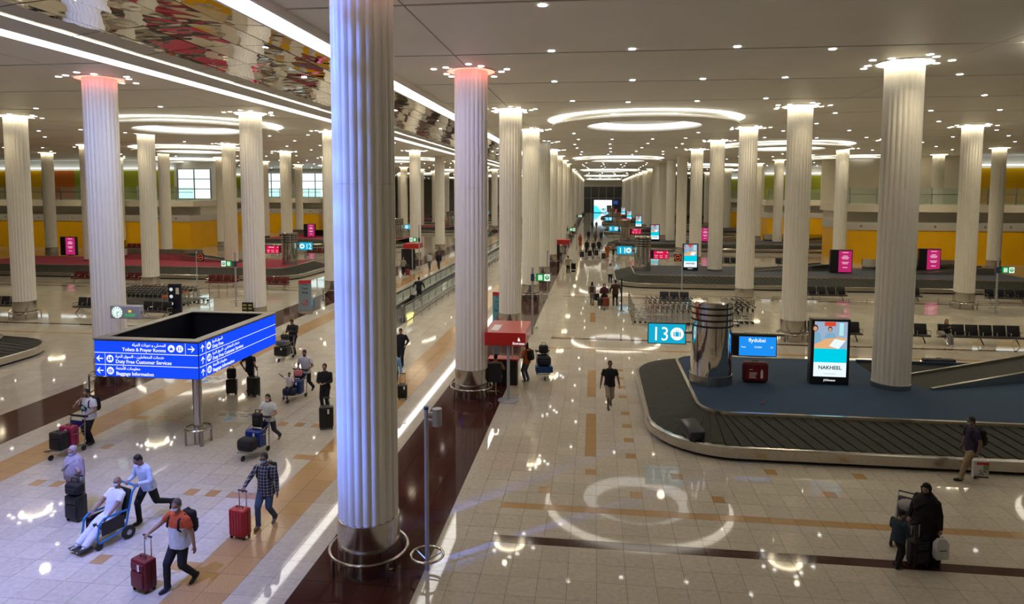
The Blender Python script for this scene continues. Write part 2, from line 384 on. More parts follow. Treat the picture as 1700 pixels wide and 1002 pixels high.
for nm, X, k0, k1 in rows:
    key = 'A' if X == XA else 'B' if X == XB else 'W' if X == XW else '?'
    for k in range(k0, k1):
        Y = row(k)
        if (X == XB or X == XV) and k == 0: continue
        isl = X in (XB, XV, XC, XU, XD, XT) and k % 3 == 1 and (X in (XB, XV))
        lit = (key, k) not in UNLIT
        lab = 'white fluted round column with steel collar, %s from the camera in %s' % (ORD[k-k0 if X not in (XB, XV) else k-1], nm)
        t = root('column', lab, 'column', (X, Y, 0), group='fluted columns')
        near_ = k <= 4 and X in (XA, XB, XW, XV) or k == 3 and X == XC
        put('shaft', sh_near if near_ else sh_far, t)
        put('steel_collar', collar, t)
        put('bumper_rail', rail, t)
        if near_:
            for a in range(4): put('rail_post', post, t, rz=PI/4+a*PI/2)
        red = (key == 'A' and k in (0, 1)) or (key == 'W' and k == 1)
        put('top_light', ring_r if red else ring_w if lit else ring_o, t, (0, 0, CZ-.012))
        put('ring_trim', trim_m, t, (0, 0, CZ-.03))
        if k <= 5 and X in (XA, XB, XW, XV, XC):
            for a in range(10):
                an = PI*2*(a+.5)/10+ (.12 if a % 2 else -.12); rr = 1.15+.28*(a % 2)
                put('downlight', dl, t, (rr*math.cos(an), rr*math.sin(an), CZ))
        if k <= 9 and lit and not red and X in (XA, XB, XW, XV, XC):
            for s in (-1, 1):
                spot('column_spot', (X, Y+s*2.2, CZ-.1), P_SPOT, WARM, 2.3, .8)
# unseen coloured spots, added to tint the near columns and left floor
def aimed(p, q, power, col, size, blend=.5, rad=.1):
    return spot('colour_spot', p, power, col, size, blend, Vector(q)-Vector(p), rad)
BL = (.10, .22, 1.)
for zt in (11.8, 10.8, 9.8, 8.8, 7.8, 6.8, 5.8, 4.8, 3.8, 2.8, 1.8):      # narrow blue beams stacked over the height of the nearest column
    d2 = 75+(CZ-zt)**2; aimed((-10.6, 7.4+.05*zt, CZ-.15), (XA-.22, R0-.2, zt), (58. if zt > 6 else 40.)*d2, BL, .19, 1.)
aimed((-9.6, 8.0, CZ-.15), (-11.0, 10.8, 0), 5600., (.20, .28, 1.), 1.05, 1.); aimed((-13.6, 9.5, CZ-.05), (-14., 13.0, 0), 4400., (.25, .32, 1.), 1.1, 1.)
aimed((XA-1.2, row(1)-6.5, CZ-.15), (XA, row(1), 7.5), 900., (.55, .52, 1.), 1.5, 1.); aimed((XW+2.6, row(1)-7., CZ-.15), (XW, row(1), 7.), 1500., (.40, .48, 1.), 1.5, 1.)
for X, Y in ((XA, row(1)), (XA, R0), (XW, row(1))): spot('column_spot', (X+1.8, Y+2.4, CZ-.1), P_SPOT*.8, WARM2, 2.3, .7)
# ---- ceiling discs with halo and lit dome
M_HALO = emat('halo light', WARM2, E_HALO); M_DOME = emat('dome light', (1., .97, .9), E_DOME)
RD, RI, ZD = 5.75, 3.55, CZ-.40
body = MB(); n = 72
def circ(r, z): return [(r*math.cos(2*PI*k/n), r*math.sin(2*PI*k/n), z) for k in range(n)]
body.loft([circ(RD-.35, .16), circ(RD, .10), circ(RD, 0), circ(RI, 0), circ(RI-.02, .10), circ(RI+.12, .20)], cap=False)
body = body.mesh('disc_body', M_CEIL, True)
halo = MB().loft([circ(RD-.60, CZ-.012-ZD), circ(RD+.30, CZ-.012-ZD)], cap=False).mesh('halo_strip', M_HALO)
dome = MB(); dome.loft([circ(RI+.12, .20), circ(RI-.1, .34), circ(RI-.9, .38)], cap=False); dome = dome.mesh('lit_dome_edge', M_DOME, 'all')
domec = MB().loft([circ(RI-.9, .38), circ(.4, .40)], cap=False).mesh('dome_centre', mat('pleated dome', (.8, .76, .68), .3, .6, bump=.4, bscale=12), 'all')
XL, XAi, XR1, XR2, XL2, XL3 = (XV+XW)/2, (XA+XB)/2, (XB+XC)/2, (XC+XD)/2, (XU+XV)/2, (XT+XU)/2
DISC = []
for i in range(5):
    a = row(2)+RS/2+i*4*RS; s = row(0)+RS/2+i*4*RS
    DISC += [(XAi, a, 'over the central aisle'), (XL, a, 'over the left benches'), (XR1, s, 'over the right carousels'), (XL2, s, 'over the left carousels')]
    if i < 3: DISC += [(XR2, a, 'over the right rear benches'), (XL3, a, 'by the left wall')]
cnt = {}
for x, y, nm in DISC:
    if y > YEND-10: continue
    c = cnt[nm] = cnt.get(nm, -1)+1
    t = root('ceiling_light_disc', 'round white ceiling disc with glowing halo %s, %s from the camera' % (nm, ORD[c]), 'ceiling light', (x, y, ZD), group='round ceiling light discs')
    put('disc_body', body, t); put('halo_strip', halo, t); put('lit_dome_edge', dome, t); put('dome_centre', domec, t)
# ---- slot downlights
def inhall(x): return not -16.6 < x < -7.8
cnt = 0; ex = MB()
DLx = [-1.6, 1.4, 4.6, 7.8, 14., 18., 22., 29., 33., 37., -23., -27., -31., -38., -42., -46., -54., -58., -62.]
pos = []
for k in range(0, 19):
    for s in (-1, 1):
        for x in DLx: pos.append((x+random.uniform(-.5, .5), row(k)+s*3.01+.35*random.choice((-1, 1)), CZ-.004))
        if k < 12:
            for x in (-12.2,): pos.append((x+random.uniform(-1.5, 1.5), row(k)+s*3.01, CZ+.42))
pos.sort(key=lambda p: p[1])
for p in pos:
    d = Vector((p[0], p[1], p[2]-CH)); z = d.dot(fw)
    px = 850+FPX*d.dot(r2)/max(z, .1); py = CY-FPX*d.dot(u2)/max(z, .1)
    if not (-60 < px < 1760 and -60 < py): continue
    if cnt < 300:
        put('ceiling_downlight', dl, None, p, label='small round recessed downlight glowing in the white ceiling', cat='downlight', group='recessed ceiling downlights'); cnt += 1
    else: ex.lathe([(.11, p[2]-.012), (.11, p[2])], 8, (p[0], p[1], 0))
part('downlights_beyond', ex, M_DL, None, label='tiny recessed downlights in the far part of the ceiling', cat='downlight', kind='stuff')
for k in range(0, 9):
    for x in ((XA+XB)/2, (XB+XC)/2, XL, -12.2, 33., -43.):
        if (x == -12.2): spot('bay_lamp', (x, row(k)+6, CZ+.1), P_BAY*(.35 if k == 0 else .9), WARM, 2.4, .8, rad=.25)
        else: spot('bay_lamp', (x+(1.5 if x > 0 else -1.5), row(k)+6+RS*0, ZD-.35 if (k % 2 == 0) else CZ-.2), P_BAY*(.55 if k == 0 else 1.), WARM, 2.5, .8, rad=.25)
for x, y, tx, ty in ((36., 72., 36., 80.), (48., 72., 48., 80.), (36., 108., 36., 116.), (48., 108., 48., 116.), (-58., 78., -58., 86.), (-70., 78., -70., 86.), (-82., 78., -82., 86.), (-58., 114., -58., 122.), (-70., 114., -70., 122.)):
    spot('wall_washer', (x, y, CZ-.15), 1500., WARM, 1.5, 1., (tx-x, ty-y, 3.-CZ), .2)  # unseen spots added to brighten the walls of the side blocks
# ================================================================== carousels and their signs
def S(r, g, b): return tuple(((c/255)/12.92 if c/255 <= .04045 else ((c/255+.055)/1.055)**2.4) for c in (r, g, b))
def scr(name, rgb, s=1.): return emat('screen '+name, S(*rgb), s)
M_CYAN = scr('cyan', (20, 165, 200)); M_TXT = scr('white text', (245, 250, 250)); M_BLUE = scr('sign blue', (22, 70, 235), 1.1)
M_CARB = mat('blue carpet', S(38, 62, 88), .9, var=.12, vscale=20); M_CARR = mat('red carpet', S(150, 44, 66), .9, var=.12, vscale=20); M_CARG = mat('grey carpet', S(70, 74, 84), .9, var=.1, vscale=20)
HO, RO = 5.42, 2.6; ZB0, ZB1, ZDK = .43, .86, .95; OB = 1.62
def rpath(x0, x1, yc, step, ends):
    """points on the rounded outline: list of functions off -> (x,y); anti-clockwise from the front left"""
    cl, cr = x0+RO, x1-RO; out = []
    L = cr-cl; D = 2*(HO-RO)
    def seg(a, b, n, nx, ny):
        for i in range(n):
            t = i/n; px, py = a[0]+(b[0]-a[0])*t, a[1]+(b[1]-a[1])*t; out.append((px, py, nx, ny))
    def arc(cx, cy, t0, n):
        for i in range(n):
            t = t0+PI/2*i/n; out.append((cx+RO*math.cos(t), cy+RO*math.sin(t), math.cos(t), math.sin(t)))
    nl, nd, na = max(1, int(L/step)), max(1, int(D/step)), max(4, int(RO*PI/2/step))
    seg((cl, yc-HO), (cr, yc-HO), nl, 0, -1); arc(cr, yc-HO+RO, -PI/2, na)
    seg((x1, yc-HO+RO), (x1, yc+HO-RO), nd, 1, 0); arc(cr, yc+HO-RO, 0, na)
    seg((cr, yc+HO), (cl, yc+HO), nl, 0, 1); arc(cl, yc+HO-RO, PI/2, na)
    seg((x0, yc+HO-RO), (x0, yc-HO+RO), nd, -1, 0); arc(cl, yc-HO+RO, PI, na)
    return out
def off(p, d): return p[0]-p[2]*d, p[1]-p[3]*d
def carousel(x0, x1, yc, carpet, label, slats):
    t = root('baggage_carousel', label, 'carousel', ((x0+x1)/2, yc, 0), group='baggage carousels')
    ox = (x0+x1)/2; P = rpath(x0-ox, x1-ox, 0, .42, 1); n = len(P)
    # recessed plinth
    ring = lambda d, z: [(*off(p, d), z) for p in P]
    part('plinth', MB().loft([ring(.14, 0), ring(.14, .12)], cap=False), M_BLACK, t)
    # steel skirt in panels of six steps
    st = 6 if slats else 18
    for a in range(0, n, st):
        idx = [i % n for i in range(a, min(a+st, n)+1)]; q = MB(); L = len(idx)
        prof = [(.04, .10), (0, .11), (0, .40), (.03, .43), (.12, .44), (.12, .40)]
        v = [(*off(P[i], d), z) for d, z in prof for i in idx]; f = []
        for r_ in range(len(prof)-1):
            for c in range(L-1): f.append((r_*L+c, r_*L+c+1, (r_+1)*L+c+1, (r_+1)*L+c))
        # small joint
        q.add(v, f); part('side_panel', q, M_STEEL, t, True)
    # rubber rim under the belt
    part('belt_bed', MB().loft([ring(.12, .36), ring(OB, .78)], cap=False), M_BLACK, t)
    # overlapping belt slats, skewed
    SK = -2
    if slats:
        for i in range(n):
            a, b_ = P[i], P[(i+1) % n]; c, d = P[(i+SK) % n], P[(i+1+SK) % n]
            A, B = off(a, .13), off(b_, .13); C, D = off(c, OB), off(d, OB); B = (B[0]+(A[0]-B[0])*.07, B[1]+(A[1]-B[1])*.07); D = (D[0]+(C[0]-D[0])*.07, D[1]+(C[1]-D[1])*.07)
            q = MB(); h = .03
            q.add([(*A, ZB0+h), (*B, ZB0+.01), (*D, ZB1+.01), (*C, ZB1+h), (*A, ZB0-.02), (*B, ZB0-.03), (*D, ZB1-.05), (*C, ZB1-.04)], [(0, 1, 2, 3), (4, 7, 6, 5), (0, 4, 5, 1), (1, 5, 6, 2), (2, 6, 7, 3), (3, 7, 4, 0)])
            part('slat', q, M_RUBBER, t)
    else:
        q = MB(); v = []; f = []
        for i in range(n):
            a, b_ = P[i], P[(i+1) % n]; c, d = P[(i+SK) % n], P[(i+1+SK) % n]; o = len(v); h = .055
            v += [(*off(a, .13), ZB0+h), (*off(b_, .13), ZB0), (*off(d, OB), ZB1), (*off(c, OB), ZB1+h)]; f.append((o, o+1, o+2, o+3))
        part('belt', q.add(v, f), M_RUBBER, t)
    part('inner_trim', MB().loft([ring(OB, .80), ring(OB, ZDK+.02), ring(OB+.12, ZDK+.02), ring(OB+.12, ZDK-.05)], cap=False), M_STEEL, t, True)
    q = MB(); r_ = ring(OB+.11, ZDK); q.add(r_, [tuple(range(n))]); part('deck', q, carpet, t)
    return t
M_CYR = mat('drum slot', (.01, .01, .01), .5)
def drum(x, y, lab):
    t = root('chrome_drum', lab, 'drum', (x, y, ZDK), group='chrome drums on the carousels')
    part('shell', MB().lathe([(.74, 0), (.74, 3.0), (.70, 3.04), (0.01, 3.05)], 40), M_CHROME, t, True)
    for i in range(4): part('slot_band', MB().lathe([(.735, 2.12+.22*i), (.75, 2.13+.22*i), (.75, 2.19+.22*i), (.735, 2.2+.22*i)], 40, cap=False), M_CYR, t)
    part('base_band', MB().lathe([(.74, 0), (.765, 0), (.765, .34), (.74, .34)], 40, cap=False), M_STEELD, t)
    return t
M_FRAME = mat('screen frame', (.015, .015, .017), .3)
def case_icon(mb, cx, cz, s, y):   # ring-shaped badge with a suitcase, facing -Y
    n = 28
    mb.add([(cx+s*math.cos(2*PI*k/n), y, cz+s*math.sin(2*PI*k/n)) for k in range(n)], [tuple(range(n))], 1)
    b = s*.55
    for (a, c, d, e) in ((-b, b, -b*.75, b*.55),): mb.box((cx+a, y-.004, cz+d), (cx+c, y-.002, cz+e), 2)
    for xx in (-.6, .6): mb.box((cx+xx*b-.012, y-.006, cz-b*.75), (cx+xx*b+.012, y-.004, cz+b*.55), 1)
    mb.box((cx-b*.4, y-.004, cz+b*.55), (cx-b*.28, y-.002, cz+b*.95), 2); mb.box((cx+b*.28, y-.004, cz+b*.55), (cx+b*.4, y-.002, cz+b*.95), 2); mb.box((cx-b*.4, y-.004, cz+b*.85), (cx+b*.4, y-.002, cz+b*.97), 2)
def number_sign(x, y, num, lab, side=-1):
    """lit number panel on an arm out of the drum at x,y; side -1 = to the left"""
    t = root('number_sign', lab, 'sign', (x, y, 0), group='lit carousel number signs')
    q = MB(); q.tube([(side*.70, 0, 2.78), (side*1.0, 0, 2.78)], .06, 10); part('arm', q, M_STEEL, t, True)
    c = side*1.62; wd = .70
    q = MB(); q.box((c-wd, -.02, 2.32), (c+wd, .09, 3.10)); part('housing', q, M_FRAME, t)
    q = MB(); q.box((c-wd+.03, -.035, 2.35), (c+wd-.03, -.021, 3.07)); p = part('lit_panel', q, M_CYAN, t)
    tw = .47 if len(num) > 1 else .26
    if side < 0: lettering(num, .74, M_TXT, p, (c-.56, -.05, 2.45), (1, 0, 0), (0, 0, 1), width=tw, bold=.0); ic = c+.37
    else: lettering(num, .74, M_TXT, p, (c-.02, -.05, 2.45), (1, 0, 0), (0, 0, 1), width=tw, bold=.0); ic = c-.36
    q = MB(); case_icon(q, ic, 2.71, .24, -.05); part('suitcase_icon', q, [M_TXT, M_TXT, M_CYAN], p)
    return t
def screen(x, y, kind, lab, w=1.3, h=.7, z=2.0):
    t = root('flight_screen', lab, 'screen', (x, y, z), group='flight screens beside the drums')
    q = MB(); q.box((-w/2-.06, 0, -.03), (w/2+.03, .16, h+.03)); q.box((-w/2-.22, .02, -.02), (-w/2-.06, .2, h+.02)); part('housing', q, M_FRAME, t)
    q = MB(); q.box((-.03, .07, h), (.03, .13, .78)); q.tube([((-.91 if x > 0 else .99), .12, .78), ((.95 if x > 0 else -.95), .12, .78)], .06, 10); part('arm', q, M_STEEL, t)
    q = MB(); q.box((-w/2, -.012, 0), (w/2, -.001, h)); p = part('display', q, scr('blue', (30, 140, 235)) if kind == 'b' else scr('crimson', (205, 25, 75)), t)
    if kind == 'b':
        lettering('flydubai', .2, M_TXT, p, (-.02, -.02, h-.19), (1, 0, 0), (0, 0, 1), 'CENTER', width=.6)
        for tx, xx in (('Tunis', -.5), ('FZ 8364', 0.02), (arabic('تونس') if 0 else 'FZ', .5)): lettering(tx, .075, M_TXT, p, (xx, -.02, h*.42), (1, 0, 0), (0, 0, 1), 'CENTER')
    else:
        lettering('Emirates', .15, M_TXT, p, (-.1, -.02, h-.16), (1, 0, 0), (0, 0, 1), 'CENTER')
        for zz, tt in ((.36, ('Colombo', 'EK 651', '15:05')), (.14, ('Male', 'EK 653', '15:20'))):
            for xx, tx in zip((-.42, .02, .45), tt): lettering(tx, .08, M_TXT, p, (xx, -.02, h*zz), (1, 0, 0), (0, 0, 1), 'CENTER')
        q = MB(); q.add([(.5, -.02, h-.16), (.6, -.02, h-.16), (.55, -.02, h-.05)], [(0, 1, 2)]); part('emblem', q, M_TXT, p)
    return t
def totem(x, y, lab, full=True, rz=0.):
    t = root('advert_totem', lab, 'advertising screen', (x, y, ZDK), rz, group='advertising totems on the carousels')
    W, H = .68, 2.42
    part('housing', MB().rbox((0, .16, H/2+.0), (W, .17, H/2), .03), M_FRAME, t)
    part('foot', MB().box((-W+.05, .02, 0), (W-.05, .3, .04)), M_BLACK, t)
    a, b_, z0, z1 = -W+.11, W-.11, .30, H-.09; hh = z1-z0
    e = lambda x0, x1, za, zb, y_=-.012: [(x0, y_, za), (x1, y_, za), (x1, y_, zb), (x0, y_, zb)]
    q = MB(); Q = [(0, 1, 2, 3)]; X = lambda u: a+(b_-a)*u; Z = lambda v: z1-hh*v
    q.add(e(a, b_, z0, z1), Q, 0)                                   # white base
    q.add(e(a, b_, Z(.49), Z(0), -.013), Q, 1)                      # picture area
    q.add(e(X(.3), X(.64), Z(.08), Z(.005), -.014), Q, 2)           # red board
    q.add(e(X(.75), X(.88), Z(.25), Z(.02), -.014), Q, 7)
    q.add([(a, -.014, Z(.49)), (X(.72), -.014, Z(.49)), (b_, -.014, Z(.30)), (X(.5), -.014, Z(.26)), (a, -.014, Z(.42))], [(0, 1, 2, 3, 4)], 3)   # desk
    q.add([(X(.45), -.015, Z(.44)), (X(.75), -.015, Z(.49)), (X(.95), -.015, Z(.34)), (X(.62), -.015, Z(.31))], [(0, 1, 2, 3)], 0)                     # paper
    for cx, cz, r_, hr in ((.02, .13, .085, 6), (.47, .14, .065, 6)):
        n = 16
        q.add([(X(cx)+r_*1.15*math.cos(2*PI*k/n), -.015, Z(cz)+.02+r_*1.5*math.sin(2*PI*k/n)) for k in range(n)], [tuple(range(n))], 6)
        q.add([(X(cx)+r_*.8*math.cos(2*PI*k/n), -.016, Z(cz)+r_*math.sin(2*PI*k/n)) for k in range(n)], [tuple(range(n))], 5)
    q.add([(a, -.0155, Z(.40)), (X(.22), -.0155, Z(.36)), (X(.16), -.0155, Z(.2)), (a, -.0155, Z(.19))], [(0, 1, 2, 3)], 4)
    q.add([(X(.3), -.0155, Z(.31)), (X(.68), -.0155, Z(.29)), (X(.58), -.0155, Z(.2)), (X(.38), -.0155, Z(.2))], [(0, 1, 2, 3)], 4)
    q.add(e(a, b_, Z(.74), Z(.49), -.014), Q, 8)                    # cyan field
    p = part('display', q, [scr('paper', (228, 242, 245)), scr('room', (150, 170, 195)), scr('board', (215, 70, 40)), scr('desk', (222, 170, 120)), scr('shirt', (120, 165, 190)), scr('skin', (205, 150, 120)), scr('hair', (75, 45, 35)), scr('door', (170, 225, 230)), scr('turquoise', (0, 200, 225))], t)
    lettering('NAKHEEL', .19, scr('ink', (12, 45, 60)), p, (0, -.02, Z(.865)), (1, 0, 0), (0, 0, 1), 'CENTER', .02, width=.80)
    if full:
        q = MB(); q.box((-.2, -.016, Z(.95)), (.2, -.013, Z(.944))); part('small_print', q, scr('ink2', (150, 160, 160)), p)
        lettering('JCDecaux', .10, M_TXT, t, (0, -.016, .14), (1, 0, 0), (0, 0, 1), 'CENTER', .012)
    return t
nums = ['13', '11', '9', '7A', '5B', '3']; numl = ['14', '12', '10', '8', '6', '4']
for i, yc in enumerate(CARY):
    ww = ['with blue carpet deck, right foreground', 'with grey deck, second along the aisle', 'with grey deck, third along the aisle', 'fourth along the aisle', 'fifth along the aisle', 'last before the far wall'][i]
    carousel(1.8, 37., yc, M_CARB if i == 0 else M_CARG, 'baggage carousel with steel skirt and black slatted belt '+ww, i < 2)
    ww = ['cut by the left edge of the picture', 'with red deck, second on the left', 'with red deck, third on the left', 'with red deck, fourth on the left', 'with red deck, fifth on the left', 'with red deck, last on the left'][i]
    carousel(-62. if i < 2 else -50.5, -26.5, yc, M_CARG if i == 0 else M_CARR, 'baggage carousel with steel skirt and black belt '+ww, i < 2)
    dx, dyy = 4.34, yc-.9
    drum(dx, dyy+.72, 'polished chrome drum with black slots, %s from the camera beside the central aisle' % ORD[i])
    number_sign(dx, dyy+.72 if i else dyy+.72, nums[i], 'cyan lit sign reading %s with suitcase badge, %s from the camera along the aisle' % (nums[i], ORD[i]))
    screen(dx+1.62, dyy+.60, 'b' if i == 0 else 'r', 'blue flydubai flight screen beside the chrome drum' if i == 0 else 'crimson flight screen beside the %s chrome drum along the aisle' % ORD[i])
    if i < 6: totem(8.58, yc-.05, 'tall black advertising totem with NAKHEEL poster, %s from the camera along the aisle' % ORD[i], i < 2, .0)
    dl_x = -29.1
    drum(dl_x, dyy+.72, 'polished chrome drum with black slots, %s from the camera on the left carousels' % ORD[i])
    number_sign(dl_x, dyy+.72, numl[i], 'cyan lit sign reading %s with suitcase badge, %s from the camera on the left' % (numl[i], ORD[i]), 1)
    screen(dl_x-1.7, dyy+.6, 'r', 'crimson flight screen beside the %s chrome drum on the left' % ORD[i])
# feed opening and ramps on the decks
def feed(x, y, z, lab, sgn=1, L=7., ang=.30, wd=1.5, rise=.5):
    t = root('feed_conveyor', lab, 'conveyor', (x, y, z), ang if sgn > 0 else PI-ang, group='feed conveyors on the carousel decks')
    q = MB(); q.add([(0, -wd/2, .0), (L, -wd/2, rise), (L, wd/2, rise), (0, wd/2, 0), (0, -wd/2, -.02), (L, -wd/2, -.02), (L, wd/2, -.02), (0, wd/2, -.02)], [(0, 1, 2, 3), (0, 4, 5, 1), (2, 6, 7, 3), (1, 5, 6, 2)]); part('belt', q, M_RUBBER, t)
    for s in (-1, 1):
        q = MB(); y0, y1 = s*wd/2, s*(wd/2+.12); q.loft([[(0, y0, 0), (0, y1, 0), (0, y1, .08), (0, y0, .08)], [(L, y0, 0), (L, y1, 0), (L, y1, rise+.12), (L, y0, rise+.12)]]); part('side_rail', q, M_STEEL, t)
    return t
feed(11.7, 25.9, ZDK, 'black feed conveyor with steel rails rising from the blue carpet deck', ang=.36)
t = root('deck_opening', 'dark opening in the blue carpet deck beside the feed conveyor', 'opening', (12.4, 28.2, ZDK), .0)
part('rim', MB().box((-1.6, -.75, 0), (3.8, -.66, .06)).box((-1.6, .66, 0), (5.2, .75, .12)), M_CARB, t)
part('pit', MB().box((-1.6, -.66, 0), (3.8, .66, .012)), mat('pit', (.006, .006, .008), .9), t)
for i in (1, 2):
    feed(14., CARY[i]+.6, ZDK, 'feed conveyor with grey rails on the %s grey deck' % ORD[i-1], ang=.22)
    feed(27., CARY[i]+.4, ZDK, 'feed conveyor on the right part of the %s grey deck' % ORD[i-1], ang=.1)
    feed(-34.5, CARY[i]+.6, ZDK, 'feed conveyor on the %s red deck' % ORD[i-1], sgn=-1, ang=.22)
# steel parapets around feed areas
for i in (1, 2):
    for x0, nm in ((24., 'right'), (-49., 'left')):
        t = root('steel_parapet', 'low steel parapet on the %s %s carousel deck' % (ORD[i], nm), 'parapet', (x0, CARY[i]+2.2, ZDK))
        for k in range(5): part('steel_panel', MB().box((k*1.9+.02, -.08, 0), (k*1.9+1.88, .08, 1.05)), M_CHROME, t)
# ---- side blocks: yellow wall, fascia with round vents, gallery with glass
M_VENT = mat('vent ring', (.75, .72, .66), .35); vent = MB().lathe([(.10, -.08), (.26, -.06), (.30, 0)], 18, cap=False)
vent.xf(Matrix.Rotation(PI/2, 4, 'X')); vent = vent.mesh('vent', M_VENT, True)
ventc = MB().lathe([(.01, -.05), (.14, -.03)], 14).xf(Matrix.Rotation(PI/2, 4, 'X')).mesh('vent_core', M_BLACK)
def block(n, x0, x1, y, dep, ucols, nm, wm=M_YEL):
    q = MB(); q.box((x0, y, 0), (x1, y+dep, 3.75)); wl = part('wall_%s_%d' % (nm, n), q, wm, None, kind='structure')
    q = MB(); q.box((x0-.1, y-.12, 3.75), (x1+.1, y+dep, 4.62)); fs = part('fascia', q, mat('pale fascia', (.55, .53, .49), .4, .3), wl)
    k = x0+1.2
    while k < x1:
        v = put('vent', vent, wl, (k, y-.14, 4.2)); put('vent_core', ventc, wl, (k, y-.15, 4.2)); k += 2.6
    q = MB(); q.box((x0-.4, y+.2, 5.8), (x1+.4, y+dep, 6.65)); part('gallery_slab', q, M_WALL, wl)
    q = MB(); q.box((x0, y+2.5, 4.62), (x1, y+dep, 5.8)); part('recess_wall', q, M_WALL, wl)
    q = MB(); q.box((x0-.3, y+.35, 6.65), (x1+.3, y+.39, 8.45)); part('glass_balustrade', q, M_GLASS, wl)
    k = x0
    while k < x1:
        part('balustrade_post', MB().box((k, y+.3, 6.65), (k+.07, y+.44, 8.6)), M_STEELD, wl); k += 2.9
    part('handrail', MB().box((x0-.3, y+.34, 7.75), (x1+.3, y+.40, 7.82)), M_STEELD, wl)
    yy = y+dep-.3
    for a, b_, m_ in ucols:
        part('coloured_panel', MB().box((a, yy-.06, 6.65), (b_-.05, yy, 11.0)), m_, wl)
        part('light_strip', MB().box((a, yy-.5, 11.3), (b_, yy-.1, 11.4)), emat('gallery strip', (.9, .97, 1.), 2.5), wl)
    part('upper_wall', MB().box((x0-.4, yy, 6.65), (x1+.4, yy+.3, CZ)), M_WALL, wl)
block(1, 28.6, 74., 80., 9., [(46.2, 57, M_YEL), (57, 68, M_YEL)], 'right'); block(2, 28.6, 70., 116.2, 9., [(30, 40, M_LIME), (40, 52, M_LIME)], 'right'); block(3, 28.6, 70., 152.4, 9., [(30, 50, M_LIME)], 'right')
block(1, -92., -55., 86., 8., [(-92, -86, M_YEL), (-86, -82., M_YEL), (-82., -78.5, M_ORW), (-78.5, -72., M_LIME), (-72, -62.2, M_LIME)], 'left'); block(2, -86., -52., 122.2, 8., [(-86, -70, M_LIME)], 'left'); block(3, -86., -52., 158.4, 8., [(-70, -60, M_LIME)], 'left')
# daylit gallery windows
M_DAY = emat('daylight behind window', (.80, .94, 1.), 2.2)
def window(n, x0, x1, y, z0, z1, nx, nz):
    q = MB(); wl = part('window_%d' % n, MB().box((x0, y+.05, z0), (x1, y+.08, z1)), M_DAY, None, kind='structure')
    for i in range(nx+1): part('mullion', MB().box((x0+(x1-x0)*i/nx-.09, y-.08, z0), (x0+(x1-x0)*i/nx+.09, y+.05, z1)), M_STEELD, wl)
    for i in range(nz+1): part('transom', MB().box((x0, y-.06, z0+(z1-z0)*i/nz-.07), (x1, y+.05, z0+(z1-z0)*i/nz+.07)), M_STEELD, wl)
    for i in range(nx):
        for k in range(nz): part('pane', MB().box((x0+(x1-x0)*i/nx+.1, y, z0+(z1-z0)*k/nz+.08), (x0+(x1-x0)*(i+1)/nx-.1, y+.012, z0+(z1-z0)*(k+1)/nz-.08)), M_GLASS, wl)
window(1, -61.6, -56.4, 93.6, 6.8, 11.2, 2, 3); window(2, -67.6, -62.6, 129.75, 6.8, 11.6, 2, 3); window(3, -58.6, -53., 129.75, 6.8, 11.6, 2, 3)
# ---- far end: portal, screens
q = MB(); q.box((-4.4, YEND-.12, 0), (10.4, YEND-.02, 10.)); pt_ = part('trim_1', q, mat('portal glass', (.05, .055, .055), .15), None, kind='structure')
for k in range(6): part('mullion', MB().box((-4.4+k*2.9, YEND-.2, 0), (-4.25+k*2.9, YEND-.1, 10.)), M_STEELD, pt_)
part('transom', MB().box((-4.4, YEND-.2, 5.6), (10.4, YEND-.1, 5.75)), M_STEELD, pt_)
t = root('video_wall', 'large bright white and cyan video wall at the far end of the aisle', 'screen', (3.1, YEND-1.2, 0))
part('housing', MB().box((-3.55, 0, .1), (3.55, .3, 5.)), M_FRAME, t)
q = MB(); q.add([(-3.4, -.02, .2), (3.4, -.02, .2), (3.4, -.02, 4.9), (-3.4, -.02, 4.9)], [(0, 1, 2, 3)]); q.add([(-3.4, -.03, .2), (-.2, -.03, .2), (-2.2, -.03, 2.6), (-3.4, -.03, 2.9)], [(0, 1, 2, 3)], 1); part('display', q, [scr('bright', (235, 250, 255), 1.8), scr('aqua', (60, 205, 235), 1.6)], t)
t = root('wall_screen', 'small blue screen hanging right of the far video wall', 'screen', (7.9, YEND-1.2, 3.2))
part('housing', MB().box((-1., 0, 0), (1., .2, 1.6)), M_FRAME, t); part('display', MB().box((-.9, -.02, .1), (.9, -.005, 1.5)), scr('dim blue', (45, 70, 130)), t)
# ================================================================== signs, poles, kiosk, walkway, benches
M_GREY = mat('grey powder coat', S(168, 170, 176), .35, .2)
M_NAVY = mat('navy inner face', S(12, 16, 34), .5)
